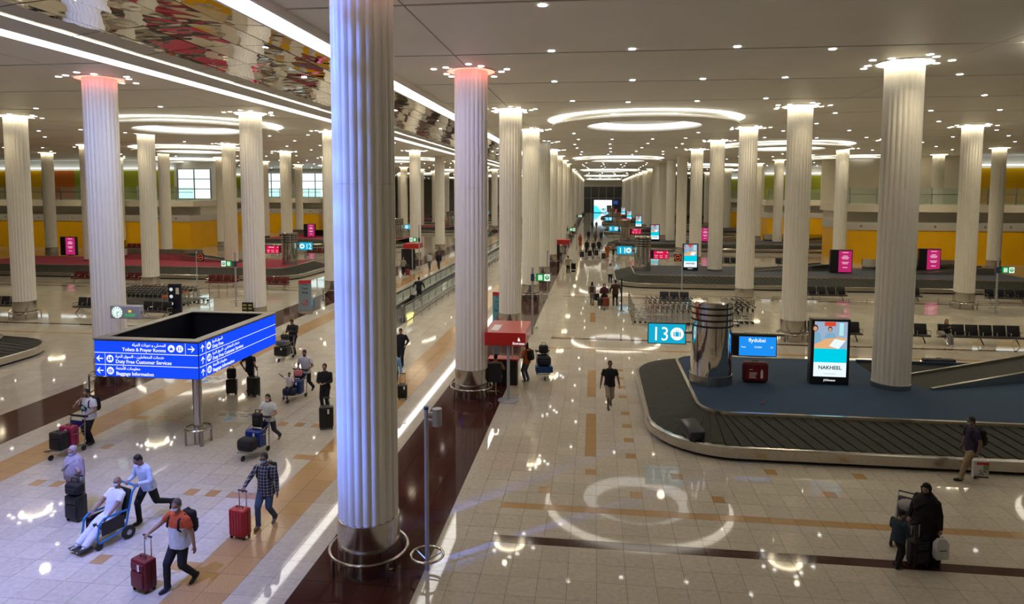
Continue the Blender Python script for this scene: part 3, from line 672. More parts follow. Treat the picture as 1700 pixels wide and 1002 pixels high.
# ---- blue direction sign
SX0, SX1, SY0, SY1, SZ0, SZ1 = -15.5, -12.02, 19.0, 24.0, 2.16, 3.36
t = root('direction_sign', 'blue lit four-sided direction sign box on a steel post with ring guard', 'sign', (-12.36, 19.4, 0))
bx = -12.36; by = 19.4
def L(x, y, z): return (x-bx, y-by, z)
part('post', MB().lathe([(.14, 0), (.14, 3.0)], 20), M_STEEL, t, True)
part('post_cap', MB().lathe([(.30, 2.98), (.30, 3.05), (.02, 3.06)], 24), M_STEELD, t, True)
q = MB().torus(.38, .035, (0, 0, .50), 32, 8); g_ = part('guard_ring', q, M_STEEL, t, True)
for a in range(4): part('guard_leg', MB().box((.35, -.05, 0), (.40, .05, .47)).xf(Matrix.Rotation(PI/4+a*PI/2, 4, 'Z')), M_STEELD, t)
T = .22
for nm, a, b_ in (('front', (SX0, SY0), (SX1, SY0+T)), ('back', (SX0, SY1-T), (SX1, SY1)), ('left', (SX0, SY0+T), (SX0+T, SY1-T)), ('right', (SX1-T, SY0+T), (SX1, SY1-T))):
    part('sign_case', MB().box(L(*a, SZ0), L(*b_, SZ1-.04)), M_NAVY, t)
q = MB()
q.box(L(SX0-.03, SY0-.03, SZ1-.04), L(SX1+.03, SY0+.30, SZ1)); q.box(L(SX0-.03, SY1-.30, SZ1-.04), L(SX1+.03, SY1+.03, SZ1)); q.box(L(SX0-.03, SY0+.30, SZ1-.04), L(SX0+.30, SY1-.30, SZ1)); q.box(L(SX1-.30, SY0+.30, SZ1-.04), L(SX1+.03, SY1-.30, SZ1))
part('top_rim', q, M_STEELD, t)
part('inner_floor', MB().box(L(SX0+T, SY0+T, SZ0), L(SX1-T, SY1-T, SZ0+.05)), M_NAVY, t)
rowh = (SZ1-.06-SZ0)/3
def arrow(mb, o, ux, s, d):   # flat arrow centred at o; d = unit 2D direction in (ux, up)
    dx, dz = d; px, pz = -dz, dx
    def P(a, c): return (o[0]+ux[0]*(a*dx+c*px)*s, o[1]+ux[1]*(a*dx+c*px)*s, o[2]+(a*dz+c*pz)*s)
    for sgn in (-1, 1):
        pts = [P(1, 0), P(1-.42, 0), P(.0, .58*sgn), P(.0, .95*sgn)] if 1 else 0
        mb.add(pts, [(0, 1, 2, 3) if sgn > 0 else (3, 2, 1, 0)])
    mb.add([P(-1, -.15), P(.75, -.15), P(.75, .15), P(-1, .15)], [(0, 1, 2, 3)])
def disc(mb, o, ux, s, m=0, n=24):
    mb.add([(o[0]+ux[0]*s*math.cos(2*PI*k/n), o[1]+ux[1]*s*math.cos(2*PI*k/n), o[2]+s*math.sin(2*PI*k/n)) for k in range(n)], [tuple(range(n))], m)
def rect(mb, o, ux, a, b, c, d, m=1):
    mb.add([(o[0]+ux[0]*x, o[1]+ux[1]*x, o[2]+z) for x, z in ((a, c), (b, c), (b, d), (a, d))], [(0, 1, 2, 3)], m)
def icon(parent, o, ux, s, kind, out):
    mb = MB(); disc(mb, o, ux, s); o2 = (o[0]+out[0]*.004, o[1]+out[1]*.004, o[2])
    if kind == 'bag': rect(mb, o2, ux, -.55*s, .55*s, -.5*s, .35*s); [rect(mb, (o2[0]+out[0]*.003, o2[1]+out[1]*.003, o2[2]), ux, x*s-.05*s, x*s+.05*s, -.4*s, .25*s, 0) for x in (-.25, 0, .25)]; rect(mb, o2, ux, -.2*s, .2*s, .4*s, .55*s)
    elif kind == 'desk': rect(mb, o2, ux, -.6*s, -.05*s, -.45*s, .05*s); rect(mb, o2, ux, .08*s, .6*s, -.45*s, .5*s); rect(mb, o2, ux, -.5*s, -.2*s, .15*s, .5*s)
    elif kind == 'people': [(rect(mb, o2, ux, x*s-.13*s, x*s+.13*s, -.55*s, .2*s), disc(mb, (o2[0]+ux[0]*x*s, o2[1]+ux[1]*x*s, o2[2]+.42*s), ux, .14*s, 1, 10)) for x in (-.3, .3)]
    elif kind == 'mosque': disc(mb, (o2[0], o2[1], o2[2]-.05*s), ux, .35*s, 1, 14); rect(mb, o2, ux, -.5*s, .5*s, -.45*s, -.1*s)
    else: rect(mb, o2, ux, -.5*s, .5*s, -.35*s, .1*s); rect(mb, o2, ux, -.35*s, .35*s, .2*s, .4*s)
    part('icon', mb, [M_TXT, M_BLUE], parent)
ROWS = [('السوق الحرة', 'Duty Free', 'free'), ('خدمات المتعاملين - السوق الحرة', 'Duty Free Customer Services', 'desk'), ('معلومات الأمتعة', 'Baggage Information', 'bag')]
def face(ux, out, o0, wid, front):
    for r_ in range(3):
        z0 = SZ1-.06-rowh*(r_+1); e = .012
        c0 = (o0[0]+out[0]*.002, o0[1]+out[1]*.002)
        q = MB(); v = []
        for dd in (0, .012):
            for x, z in ((.015, z0+e), (wid-.015, z0+e), (wid-.015, z0+rowh-e), (.015, z0+rowh-e)): v.append((c0[0]+ux[0]*x+out[0]*dd, c0[1]+ux[1]*x+out[1]*dd, z))
        q.add(v, [(4, 5, 6, 7), (0, 1, 5, 4), (1, 2, 6, 5), (2, 3, 7, 6), (3, 0, 4, 7)]); p = part('lit_panel', q, M_BLUE, t)
        O = lambda x, z, d=.02: (c0[0]+ux[0]*x+out[0]*d, c0[1]+ux[1]*x+out[1]*d, z0+z)
        ar, en, ic = ROWS[r_]
        if r_:
            q = MB(); rect(q, O(0, rowh, .016), ux, .015, wid-.015, -.012, .008, 0); part('divider', q, M_TXT, t)
        if front and r_ == 0:
            lettering(arabic('المصلى و دورات المياه'), .125, M_TXT, p, O(2.42, .235), (*ux, 0), (0, 0, 1), 'RIGHT', .012)
            lettering('Toilets & Prayer Rooms', .15, M_TXT, p, O(2.42, .07), (*ux, 0), (0, 0, 1), 'RIGHT', .014)
            icon(p, O(2.60, .19), ux, .115, 'mosque', out); icon(p, O(2.88, .19), ux, .115, 'people', out)
            q = MB(); rect(q, O(3.06, 0), ux, 0, .012, .015, rowh-.015, 0); arrow(q, O(3.26, .19), ux, .115, (1, 0)); part('arrow', q, M_TXT, p)
        else:
            q = MB(); rect(q, O(.36, 0), ux, 0, .012, .015, rowh-.015, 0); arrow(q, O(.18, .19), ux, .115, (-1, 0) if front else (0, 1)); part('arrow', q, M_TXT, p)
            icon(p, O(.53, .19), ux, .12, ic, out)
            lettering(arabic(ar), .125, M_TXT, p, O(.72, .235), (*ux, 0), (0, 0, 1), 'LEFT', .012)
            lettering(en, .155, M_TXT, p, O(.72, .06), (*ux, 0), (0, 0, 1), 'LEFT', .014)
face((1, 0), (0, -1), (SX0-bx, SY0-by), SX1-SX0, True)
face((0, 1), (1, 0), (SX1-bx, SY0-by), SY1-SY0, False)
for a, b_ in (((SX0-.01, SY0+.02), (SX0-.002, SY1-.02)), ((SX0+.02, SY1+.002), (SX1-.02, SY1+.01))): part('lit_panel', MB().box(L(*a, SZ0+.02), L(*b_, SZ1-.08)), M_BLUE, t)
# ---- steel pole with grey cylinder unit near the big column
def ring_pole(x, y, h, lab, r=.045, ring=.34, unit=None, cap=True):
    t = root('steel_pole', lab, 'pole', (x, y, 0), group='steel poles with ring feet')
    part('pole', MB().lathe([(r, 0), (r, h)], 14), M_GREY, t, True)
    part('foot_ring', MB().torus(ring, .028, (0, 0, .33), 28, 8), M_STEEL, t, True)
    for a in range(3): part('spoke', MB().tube([(0, 0, .2), (ring*math.cos(.5+a*2.09), ring*math.sin(.5+a*2.09), .33)], .015, 6), M_STEELD, t)
    if cap: part('cap', MB().lathe([(r*1.15, h), (r*1.15, h+.06), (.005, h+.065)], 14), mat('blue cap', S(50, 80, 140), .5), t)
    if unit == 'cyl':
        part('sensor_unit', MB().lathe([(.005, h-.33), (.10, h-.33), (.10, h+.03), (.005, h+.03)], 18, (.23, 0, 0)), M_GREY, t, True)
        part('bracket', MB().box((0, -.02, h-.12), (.14, .02, h-.06)), M_GREY, t); part('bracket', MB().box((0, -.02, h-.24), (.14, .02, h-.2)), M_GREY, t)
    return t
ring_pole(-3.42, 13.32, 3.45, 'tall grey steel pole with cylinder unit and ring foot beside the nearest column', unit='cyl')
M_GREEN = scr('exit green', (10, 140, 60)); M_PALE = scr('exit white', (225, 240, 228))
def exit_pole(x, y, lab, side=1, h=3.75, z=3.0, s=1.):
    t = ring_pole(x, y, h, lab, .06, .34, cap=False); q = MB()
    part('collar', MB().lathe([(.09, z), (.10, z+.02), (.10, z+.38), (.09, z+.4)], 14), mat('blue collar', S(25, 60, 110), .5), t)
    part('bracket', MB().box(tuple(sorted((side*.06, side*.22))[:1])+(-.02, z+.17), (max(side*.06, side*.22), .02, z+.23)), M_GREY, t)
    c = side*.60; q = MB().box((c-.40*s, -.05, z), (c+.40*s, .05, z+.42)); b_ = part('exit_box', q, M_FRAME, t)
    a0, a1 = c-.38*s, c+.38*s; mid = c+side*.06
    g0, g1 = (a0, mid) if side > 0 else (mid, a1); w0, w1 = (mid, a1) if side > 0 else (a0, mid)
    part('green_face', MB().box((g0, -.062, z+.02), (g1, -.051, z+.40)), M_GREEN, b_); part('white_face', MB().box((w0, -.062, z+.02), (w1, -.051, z+.40)), M_PALE, b_)
    q = MB(); o = ((g0+g1)/2, -.066, z+.21); rect(q, o, (1, 0), -.11, .11, -.14, .14, 0); q2 = (o[0], -.068, o[2]); rect(q, q2, (1, 0), -.05, .07, -.10, .11, 1); rect(q, (o[0], -.07, o[2]), (1, 0), -.03, .05, -.08, .09, 0)
    o = ((w0+w1)/2, -.066, z+.21); disc(q, o, (1, 0), .12, 1, 18); a_ = MB(); arrow(a_, (o[0], -.07, o[2]), (1, 0), .085, (0, 1)); q.add(a_.v, a_.f, 0)
    part('pictogram', q, [M_PALE, M_GREEN], b_); return t
exit_pole(-3.4, 37.1, 'grey pole with green and white exit sign beside the aisle columns'); ring_pole(-3.45, 49.9, 3.5, 'thin grey pole behind the exit sign pole at the aisle')
exit_pole(-24.6, 43.5, 'grey pole with green exit sign left of the walkway columns', -1, z=2.75); exit_pole(26.4, 47.6, 'grey pole with green exit sign beside the far right column', 1, z=2.7)
exit_pole(-3.4, 85.5, 'distant pole with green exit sign along the aisle'); exit_pole(-17.6, 66.2, 'grey pole with green exit sign beside the moving walkway', -1, h=4.6, z=2.9)
exit_pole(-3.5, 134., 'farthest pole with green exit sign along the aisle')
M_SIGNB = mat('black sign plate', (.02, .02, .02), .4)
def plate_pole(x, y, lab, h=3.4):
    t = root('no_smoking_pole', lab, 'sign', (x, y, 0), group='poles with a square no smoking plate')
    part('pole', MB().lathe([(.05, 0), (.05, h)], 12), M_GREY, t, True); part('base', MB().lathe([(.25, 0), (.25, .03), (.05, .04)], 18), M_STEELD, t)
    b_ = part('plate', MB().box((-.62, -.04, h-.75), (-.07, .04, h-.2)) if x > 0 else MB().box((.07, -.04, h-.75), (.62, .04, h-.2)), M_SIGNB, t)
    cx = -.345 if x > 0 else .345
    q = MB(); n = 24; o = (cx, -.045, h-.475)
    v = [(o[0]+r_*math.cos(2*PI*k/n), o[1], o[2]+r_*math.sin(2*PI*k/n)) for r_ in (.19, .23) for k in range(n)]; q.add(v, [(k, (k+1) % n, n+(k+1) % n, n+k) for k in range(n)]); rect(q, o, (1, 0), -.13, .13, -.03, .03, 0)
    part('pictogram', q, scr('dull orange', (190, 80, 50)), b_)
plate_pole(6.75, 52.8, 'grey pole with square no smoking plate in front of the second aisle carousel'); plate_pole(-30.1, 47.7, 'grey pole with square no smoking plate behind the left trolleys')
# ---- clock box on the left column
t = root('clock_box', 'grey box with round clock dial and green ROLEX lettering beside the left column', 'clock', (XW+.80, row(1)-.60, 2.84))
part('case', MB().rbox((.55, -.12, .26), (.62, .17, .26), .03), M_GREY, t, True); part('bracket', MB().tube([(-.45, .32, .26), (0., -.05, .26)], .07, 10), M_GREY, t)
q = MB(); disc(q, (.24, -.295, .26), (1, 0), .23); d_ = part('dial', q, scr('dial', (225, 245, 240)), t)
q = MB()
for k in range(12):
    a = k*PI/6; q.obox((.24+.18*math.cos(a), -.30, .26+.18*math.sin(a)), (.028*math.cos(a), 0, .028*math.sin(a)), (0, .002, 0), (-.008*math.sin(a), 0, .008*math.cos(a)))
q.obox((.29, -.302, .27), (.055, 0, .01), (0, .002, 0), (-.002, 0, .011)); q.obox((.24, -.302, .19), (.01, 0, .0), (0, .002, 0), (0, 0, .08)); part('hands', q, M_BLACK, d_)
lettering('ROLEX', .17, scr('watch green', (40, 175, 95)), t, (.80, -.295, .10), (1, 0, 0), (0, 0, 1), 'CENTER', .02, width=.46)
q = MB()
for k, hh in zip((-2, -1, 0, 1, 2), (.09, .11, .12, .11, .09)): q.add([(.80-.03+k*.012, -.295, .27), (.80+.03+k*.012, -.295, .27), (.80+k*.04, -.295, .27+hh)], [(0, 1, 2)])
part('crown_emblem', q, scr('gold', (240, 200, 90)), t); part('side_lens', MB().tube([(1.16, -.12, .26), (1.26, -.12, .26)], .06, 12), M_STEEL, t)
# ---- banners and stands
def banner(x, y, lab, rgb, top, lines, w=.42, h=2.0, rz=0.):
    t = root('poster_stand', lab, 'poster', (x, y, 0), rz, group='poster stands by the columns')
    part('foot', MB().box((-w-.05, -.2, 0), (w+.05, .2, .22)), M_STEEL, t); part('panel', MB().box((-w, -.05, .22), (w, .05, .22+h)), M_STEELD, t)
    p = part('poster', MB().box((-w+.02, -.062, .26), (w-.02, -.051, .2+h)), mat('poster '+lab[:8], S(*rgb), .3), t)
    part('header', MB().box((-w+.02, -.066, .0+h), (w-.02, -.055, .2+h)), mat('poster top', S(*top), .3), p)
    for i, (tx, sz) in enumerate(lines): lettering(tx, sz, mat('poster ink', S(20, 30, 40), .4), p, (0, -.07, h-.1-.27*i), (1, 0, 0), (0, 0, 1), 'CENTER', .015)
    n = 20; q = MB(); v = [(r_*math.cos(2*PI*k/n), -.07, .75+r_*math.sin(2*PI*k/n)) for r_ in (.16, .2) for k in range(n)]; q.add(v, [(k, (k+1) % n, n+(k+1) % n, n+k) for k in range(n)]); q.obox((0, -.071, .75), (.13, 0, .13), (0, .002, 0), (-.02, 0, .02)); part('prohibition_ring', q, mat('red ink', S(190, 30, 40), .4), p)
banner(-5.35, 37.95, 'teal poster stand reading Lap Stroller with red header beside an aisle column', (95, 160, 170), (190, 40, 55), [("DON'T", .12), ('take your', .13), ('Lap', .2), ('Stroller', .2)])
banner(-18.6, 41.3, 'grey trolley rule poster stand with red header beside a walkway column', (120, 140, 145), (190, 40, 55), [('Trolleys', .14), ('Push', .2), ('Stop', .2)], w=.4, rz=.5)
t = root('info_stand', 'dark slab stand with three white round symbols beside the left trolley stack', 'sign', (-26.35, 39.35, 0), .1)
part('slab', MB().rbox((0, 0, 1.05), (.40, .1, 1.05), .03), mat('midnight panel', S(22, 24, 48), .4), t); part('foot', MB().box((-.5, -.28, 0), (.5, .28, .04)), M_BLACK, t)
q = MB(); [disc(q, (-.2, -.105, z), (1, 0), .11) for z in (1.75, 1.3, .85)]; part('symbol', q, scr('pale', (200, 205, 210)), t); part('leaflet', MB().box((.1, -.12, 1.45), (.3, -.105, 1.85)), M_WHITE, t)
t = root('warning_board', 'small black board with yellow and white markings at the walkway column base', 'sign', (-20.0, 40.3-3.7, 0), .05)
part('board', MB().box((-.32, -.03, .25), (.32, .03, 1.5)), M_BLACK, t); q = MB(); [q.box((x, -.04, z), (x+.2, -.031, z+.09)) for x in (-.26, .06) for z in (.5, .7, .9, 1.1, 1.3)]; part('marking', q, mat('yellow marking', S(190, 175, 90), .5), t); part('foot', MB().box((-.34, -.2, 0), (.34, .2, .25)), M_BLACK, t)
def pink(x, y, lab, z=.95, rz=0.):
    t = root('pink_totem', lab, 'screen', (x, y, z), rz, group='pink information screens'); part('housing', MB().box((-1.15, 0, .05), (.65, .35, 2.05)), M_FRAME, t); part('foot', MB().box((-.3, .05, 0), (.2, .3, .05)), M_BLACK, t)
    d_ = part('display', MB().box((-.50, -.02, .12), (.58, -.005, 1.98)), scr('magenta', (185, 40, 105), .9), t); q = MB(); [q.box((.04-w_, -.03, z_), (.04+w_, -.022, z_+.05)) for z_, w_ in ((1.8, .25), (1.5, .18), (1.38, .3), (1.26, .26), (.95, .3), (.83, .22), (.5, .2))]; part('print', q, scr('pinkwhite', (240, 200, 220)), d_)
pink(21.6, 61.2, 'pink information screen left of the yellow wall'); pink(29.9, 63.6, 'pink information screen in front of the orange wall centre'); pink(-56.2, 66.0, 'pink information screen in front of the yellow left wall')
pink(15.5, 97.5, 'distant pink information screen along the right carousels'); pink(-43., 98., 'distant pink information screen among the left columns')
# ---- red kiosk
t = root('red_kiosk', 'red canopy kiosk on a grey pole beside the second aisle column', 'kiosk', (-3.2, 25.0, 0))
part('pole', MB().lathe([(.06, 0), (.06, 2.2)], 14), M_GREY, t, True); part('foot', MB().lathe([(.40, 0), (.40, .02), (.06, .05)], 28), M_GREY, t, True)
M_REDK = mat('red canopy', S(190, 32, 30), .3, coat=.3)
part('canopy', MB().rbox((-.1, .95, 2.42), (.78, 1.2, .25), .02), M_REDK, t); part('canopy_light', MB().box((-.7, .1, 2.66+.012), (-.4, 1.2, 2.675+.005)), M_WHITE, t)
lettering('Emirates', .13, M_TXT, t, (.42, -.262, 2.23), (1, 0, 0), (0, 0, 1), 'CENTER', .01); q = MB()
for k in range(4): q.add([(.42+.02*(k-1.5), -.262, 2.36), (.45+.02*(k-1.5), -.262, 2.36), (.42+.05*(k-1.5)*.3, -.262, 2.52-.015*abs(k-1.5))], [(0, 1, 2)])
part('emblem', q, M_TXT, t)
part('counter', MB().box((-1.05, 2.0, 0), (.10, 2.5, 1.05)), M_BLACK, t); part('counter_top', MB().box((-1.1, 1.95, 1.05), (.15, 2.55, 1.1)), M_REDK, t); part('back_post', MB().box((-.15, 2.2, 1.1), (-.09, 2.26, 2.2)), M_WHITE, t)
t = root('office_chair', 'tall black swivel chair with its back to the camera under the red canopy', 'chair', (-3.80, 25.75, 0))
part('seat', MB().rbox((0, 0, .66), (.26, .25, .05), .04), M_BLACK, t); part('backrest', MB().rbox((0, -.27, .92), (.27, .04, .38), .03), M_BLACK, t); part('stem', MB().lathe([(.03, .08), (.03, .62)], 10), M_STEEL, t)
for a in range(5): part('leg', MB().tube([(0, 0, .1), (.3*math.cos(a*1.257), .3*math.sin(a*1.257), .05)], .022, 6), M_STEEL, t)
t = root('red_kiosk', 'distant small red canopy kiosk at the aisle columns', 'kiosk', (-3.4, 74.5, 0))
part('pole', MB().lathe([(.06, 0), (.06, 2.2)], 10), M_GREY, t); part('canopy', MB().rbox((-.1, .7, 2.42), (.78, .95, .25), .02), M_REDK, t); part('back_panel', MB().box((-1.0, 1.4, 0), (-.5, 1.5, 2.2)), M_BLACK, t)
t = root('red_kiosk', 'red canopy kiosk beyond the moving walkway columns', 'kiosk', (-18.4, 66.5, 0))
part('pole', MB().lathe([(.06, 0), (.06, 2.2)], 10), M_GREY, t); part('canopy', MB().rbox((-.1, .7, 2.42), (.78, .95, .25), .02), M_REDK, t); part('back_panel', MB().box((-1.2, .2, 0), (.2, .3, 2.1)), M_BLACK, t)
# ---- moving walkway
WY0, WY1 = 39.4, 150.; XWL, XWR = -13.42, -11.52
t = root('moving_walkway', 'long moving walkway with glass balustrades running along the hall', 'walkway', ((XWL+XWR)/2, WY0, 0)); ox = (XWL+XWR)/2; LW = WY1-WY0; hw = (XWR-XWL)/2
part('treadway', MB().box((-hw+.22, 0, .01), (hw-.22, LW, .03)), mat('grooved tread', (.05, .05, .05), .5, .4), t)
part('landing_plate', MB().box((-hw-.1, -2.2, .004), (hw+.1, 0, .02)), mat('dark landing plate', (.10, .105, .10), .35, .6), t)
for s in (-1, 1):
    part('skirt', MB().box((min(s*(hw-.22), s*(hw+.16)), 0, 0), (max(s*(hw-.22), s*(hw+.16)), LW, .30)), M_STEELD, t)
    y = .5
    while y < LW-2: part('glass_panel', MB().box((s*hw-.012, y+.02, .32), (s*hw+.012, y+1.98, .90)), M_GLASS, t); part('clip', MB().box((s*hw-.03, y-.03, .3), (s*hw+.03, y+.03, .9)), M_STEELD, t); y += 2.0 if y < 40 else 6.
    pts = [(s*hw, .55, .30), (s*hw, .18, .36), (s*hw, .02, .55), (s*hw, .06, .82), (s*hw, .28, .97), (s*hw, .6, 1.0), (s*hw, LW, 1.0)]
    part('handrail', MB().tube(pts, .045, 8), M_BLACK, t, True); part('handrail_base', MB().tube([(p[0], p[1]+.06, p[2]-.06) for p in pts], .035, 6), M_STEEL, t, True)
part('end_light', MB().box((hw+.0, .35, .06), (hw+.165, 1.9, .30)), emat('yellow comb light', (1., .85, .25), 1.6), t)
t = root('guard_rail', 'low steel guard rail with posts along the right side of the moving walkway', 'rail', (XWR+.55, WY0, 0)); k = 0
part('rail', MB().tube([(0, .4, .42), (0, 60, .42)], .025, 8), M_STEEL, t)
while k < 30: part('post', MB().tube([(0, .4+2*k, 0), (0, .4+2*k, .42)], .025, 6), M_STEELD, t); k += 1
t = root('light_post', 'short steel post with round lamp at the end of the walkway', 'post', (XWR+.02, WY0-.22, 0)); part('post', MB().lathe([(.06, 0), (.06, .95)], 12), M_STEELD, t); part('lamp', MB().lathe([(.08, .95), (.08, 1.1), (.01, 1.12)], 12), M_STEEL, t)
# ---- benches
M_SEATK = mat('black vinyl seat', S(28, 28, 36), .45); M_SEATR = mat('dark red vinyl seat', S(96, 22, 28), .45)
def bench(x, y, n, m, lab, rz=0., pitch=.68):
    t = root('bench', lab, 'bench', (x, y, 0), rz, group='rows of beam seats'); h = n*pitch/2
    part('beam', MB().box((-h-.1, -.03, .33), (h+.1, .05, .40)), M_STEELD, t)
    for i in range(n):
        c = -h+pitch*(i+.5)
        q = MB().rbox((c, -.06, .45), (.31, .26, .035), .03); part('seat', q, m, t, True)
        q = MB().rbox((0, 0, 0), (.31, .035, .27), .03).xf(Matrix.Translation((c, .24, .74)) @ Matrix.Rotation(-.2, 4, 'X')); part('backrest', q, m, t, True)
    for i in range(n+1):
        c = -h+pitch*i
        part('armrest', MB().tube([(c, .22, .44), (c, .24, .66), (c, -.22, .68), (c, -.2, .44)], .02, 6), M_CHROME, t)
    for c in ([-h+.3, h-.3] if n < 5 else [-h+.3, 0, h-.3]):
        part('leg', MB().tube([(c, .05, .36), (c, -.34, .03)], .03, 6).tube([(c, 0, .36), (c, .36, .03)], .03, 6), M_CHROME, t)
    return t
BENCH_R = bench(20.2, 37.6, 6, M_SEATK, 'black six-seat bench with a seated woman at the right', .0)
for x, y, n, m, lb, rz in ((12.9, 37.6, 4, M_SEATK, 'black bench half hidden behind the advertising totem', 0), (16.3, 37.6, 4, M_SEATK, 'black bench behind the column on the blue deck', 0), (17.1, 51.7, 4, M_SEATK, 'black bench left of the big right column, rear row', 0), (22.4, 52., 4, M_SEATK, 'black bench right of the big right column, rear row', 0), (29.5, 52., 4, M_SEATK, 'black bench at the right edge, rear row', 0), (14.5, 74., 4, M_SEATK, 'black bench between far right columns', 0), (20.5, 74., 4, M_SEATK, 'second black bench between far right columns', 0), (5.6, 47.5, 3, M_SEATK, 'black bench behind the right trolley stack', 0),
          (-31.9, 39.6, 5, M_SEATK, 'dark bench beside the far left column', -.05), (-27.3, 38.7, 3, M_SEATK, 'dark bench end under the clock box', -.05), (-38.6, 39.4, 3, M_SEATK, 'dark bench cut by the left edge', 0), (-43.5, 52.8, 4, M_SEATR, 'dark red bench in the left rear row', 0), (-39.4, 52.6, 3, M_SEATR, 'dark red bench beside the left column, rear row', 0), (-30.6, 52., 4, M_SEATR, 'dark red bench behind the left trolley stack', 0), (-26., 51.6, 4, M_SEATR, 'dark red bench right of the left trolley stack', 0),
          (-39., 79., 5, M_SEATR, 'dark red bench behind the second left carousel', 0), (-34., 79., 4, M_SEATR, 'second dark red bench behind the second left carousel', 0), (-25.6, 75., 5, M_SEATR, 'dark red bench right of sign 12', 0), (-60., 82., 5, M_SEATR, 'dark red bench in front of the yellow left wall', 0), (47.5, 77., 6, M_SEATK, 'black bench in front of the yellow wall at the right edge', 0)):
    bench(x, y, n, m, lb, rz)
# ---- luggage trolleys
M_TUBE = mat('trolley tube', (.42, .42, .41), .3, 1.); M_ORB = mat('orange advert', S(190, 80, 50), .4); M_PURP = mat('navy advert', S(36, 36, 92), .4)
tq = MB()
for s in (-1, 1):
    tq.tube([(s*.27, -.42, .16), (s*.27, -.46, .95), (s*.27, -.52, 1.02)], .018, 6); tq.tube([(s*.27, -.42, .18), (s*.24, .35, .22), (s*.10, .62, .30)], .018, 6); tq.tube([(s*.27, -.40, .55), (s*.25, -.05, .62)], .014, 6)
tq.tube([(-.10, .62, .30), (.10, .62, .30)], .018, 6)
T_FRAME = tq.mesh('frame', M_TUBE, True)
tq = MB(); [tq.tube([(x, -.40, .19), (x*.7, .45, .235)], .011, 5) for x in (-.2, -.1, 0, .1, .2)]; [tq.tube([(-.26, y, .19), (.26, y, .19)], .011, 5) for y in (-.3, 0, .25)]; T_PLAT = tq.mesh('platform', M_TUBE)
T_HAND = MB().tube([(-.30, -.52, 1.02), (.30, -.52, 1.02)], .036, 8).tube([(-.3, -.52, 1.02), (-.3, -.44, 1.08)], .024, 6).tube([(.3, -.52, 1.02), (.3, -.44, 1.08)], .024, 6).mesh('handle', M_BLACK, True)
tq = MB(); [tq.tube([(-.27, y, z), (.27, y, z)], .010, 5) for y, z in ((-.44, .62), (-.45, .72), (-.46, .82), (-.2, .66), (-.05, .62), (-.05, .74))]; [tq.tube([(s*.27, -.44, .82), (s*.26, -.05, .74)], .010, 5) for s in (-1, 1)]; T_BASK = tq.mesh('basket', M_TUBE)
def board(m): return MB().box((-.23, -.44, .70), (.23, -.425, .90)).mesh('advert_board', m)
T_BD = [board(M_PURP), board(M_ORB), board(M_BLACK)]
T_WH = MB().tube([(-.02, 0, 0), (.02, 0, 0)], .08, 12).mesh('wheel', M_RUBBER)
def trolley(x, y, rz, lab, bd=0, group=None, lite=False):
    t = root('luggage_trolley', lab, 'trolley', (x, y, 0), rz, group=group or 'luggage trolleys')
    put('frame', T_FRAME, t); put('handle', T_HAND, t); put('platform', T_PLAT, t)
    if not lite: put('basket', T_BASK, t)
    put('advert_board', T_BD[bd], t)
    for p in ((-.25, -.40, .08), (.25, -.40, .08), (0, .50, .08)): put('wheel', T_WH, t, p)
    return t
k = 0
for r_ in range(5):
    for i in range(20 if r_ else 17):
        x = 3.0+i*.32+.1*(r_ % 2); y = 41.0+r_*.95
        trolley(x, y, PI/2, 'empty steel luggage trolley nested in the right stack, %s row from the camera' % ORD[r_], 2 if i else 1, 'trolleys nested in the right stack', True)
for r_ in range(4):
    for i in range(16):
        x = -28.6-i*.32+.15*r_; y = 42.2+r_*.95
        trolley(x, y, -PI/2, 'empty steel luggage trolley nested in the left stack, %s row from the camera' % ORD[r_], 1 if i == 0 and r_ in (0, 2) else 2, 'trolleys nested in the left stack', True)
def barrier(x0, y0, x1, y1, lab, h=1.0):
    d = Vector((x1-x0, y1-y0, 0)); n = max(1, round(d.length/1.4)); t = root('barrier_rail', lab, 'rail', (x0, y0, 0), math.atan2(d.y, d.x), group='steel barrier rails'); Ln = d.length
    for z in (.12, h*.55, h): part('rail', MB().tube([(0, 0, z), (Ln, 0, z)], .022, 6), M_STEEL, t)
    for i in range(n+1): part('post', MB().tube([(Ln*i/n, 0, 0), (Ln*i/n, 0, h+.05)], .028, 6), M_STEEL, t)
barrier(2.35, 40.6, 2.35, 45.6, 'steel barrier rail at the left end of the right trolley stack', 1.25); barrier(2.4, 40.4, 4.6, 40.4, 'short steel barrier rail in front of the right trolley stack', 1.25); barrier(-27.7, 41.6, -27.7, 46.6, 'steel barrier rail at the end of the left trolley stack'); barrier(-27.5, 47.4, -24.9, 48.6, 'steel barrier rail behind the left trolley stack')
t = root('queue_post', 'tall black slim post beside the right trolley stack', 'post', (1.85, 45.2, 0)); part('post', MB().box((-.05, -.05, 0), (.05, .05, 2.2)), M_BLACK, t); part('foot', MB().lathe([(.2, 0), (.2, .03)], 16), M_STEELD, t)
barrier(13.1, 51.1, 16.4, 51.1, 'low steel rail behind the second right column', .32); barrier(24.6, 51.3, 28.6, 51.3, 'low steel rail right of the far right column', .32); barrier(18.2, 50.4, 20.6, 50.4, 'low steel rail between the rear right benches', .32)
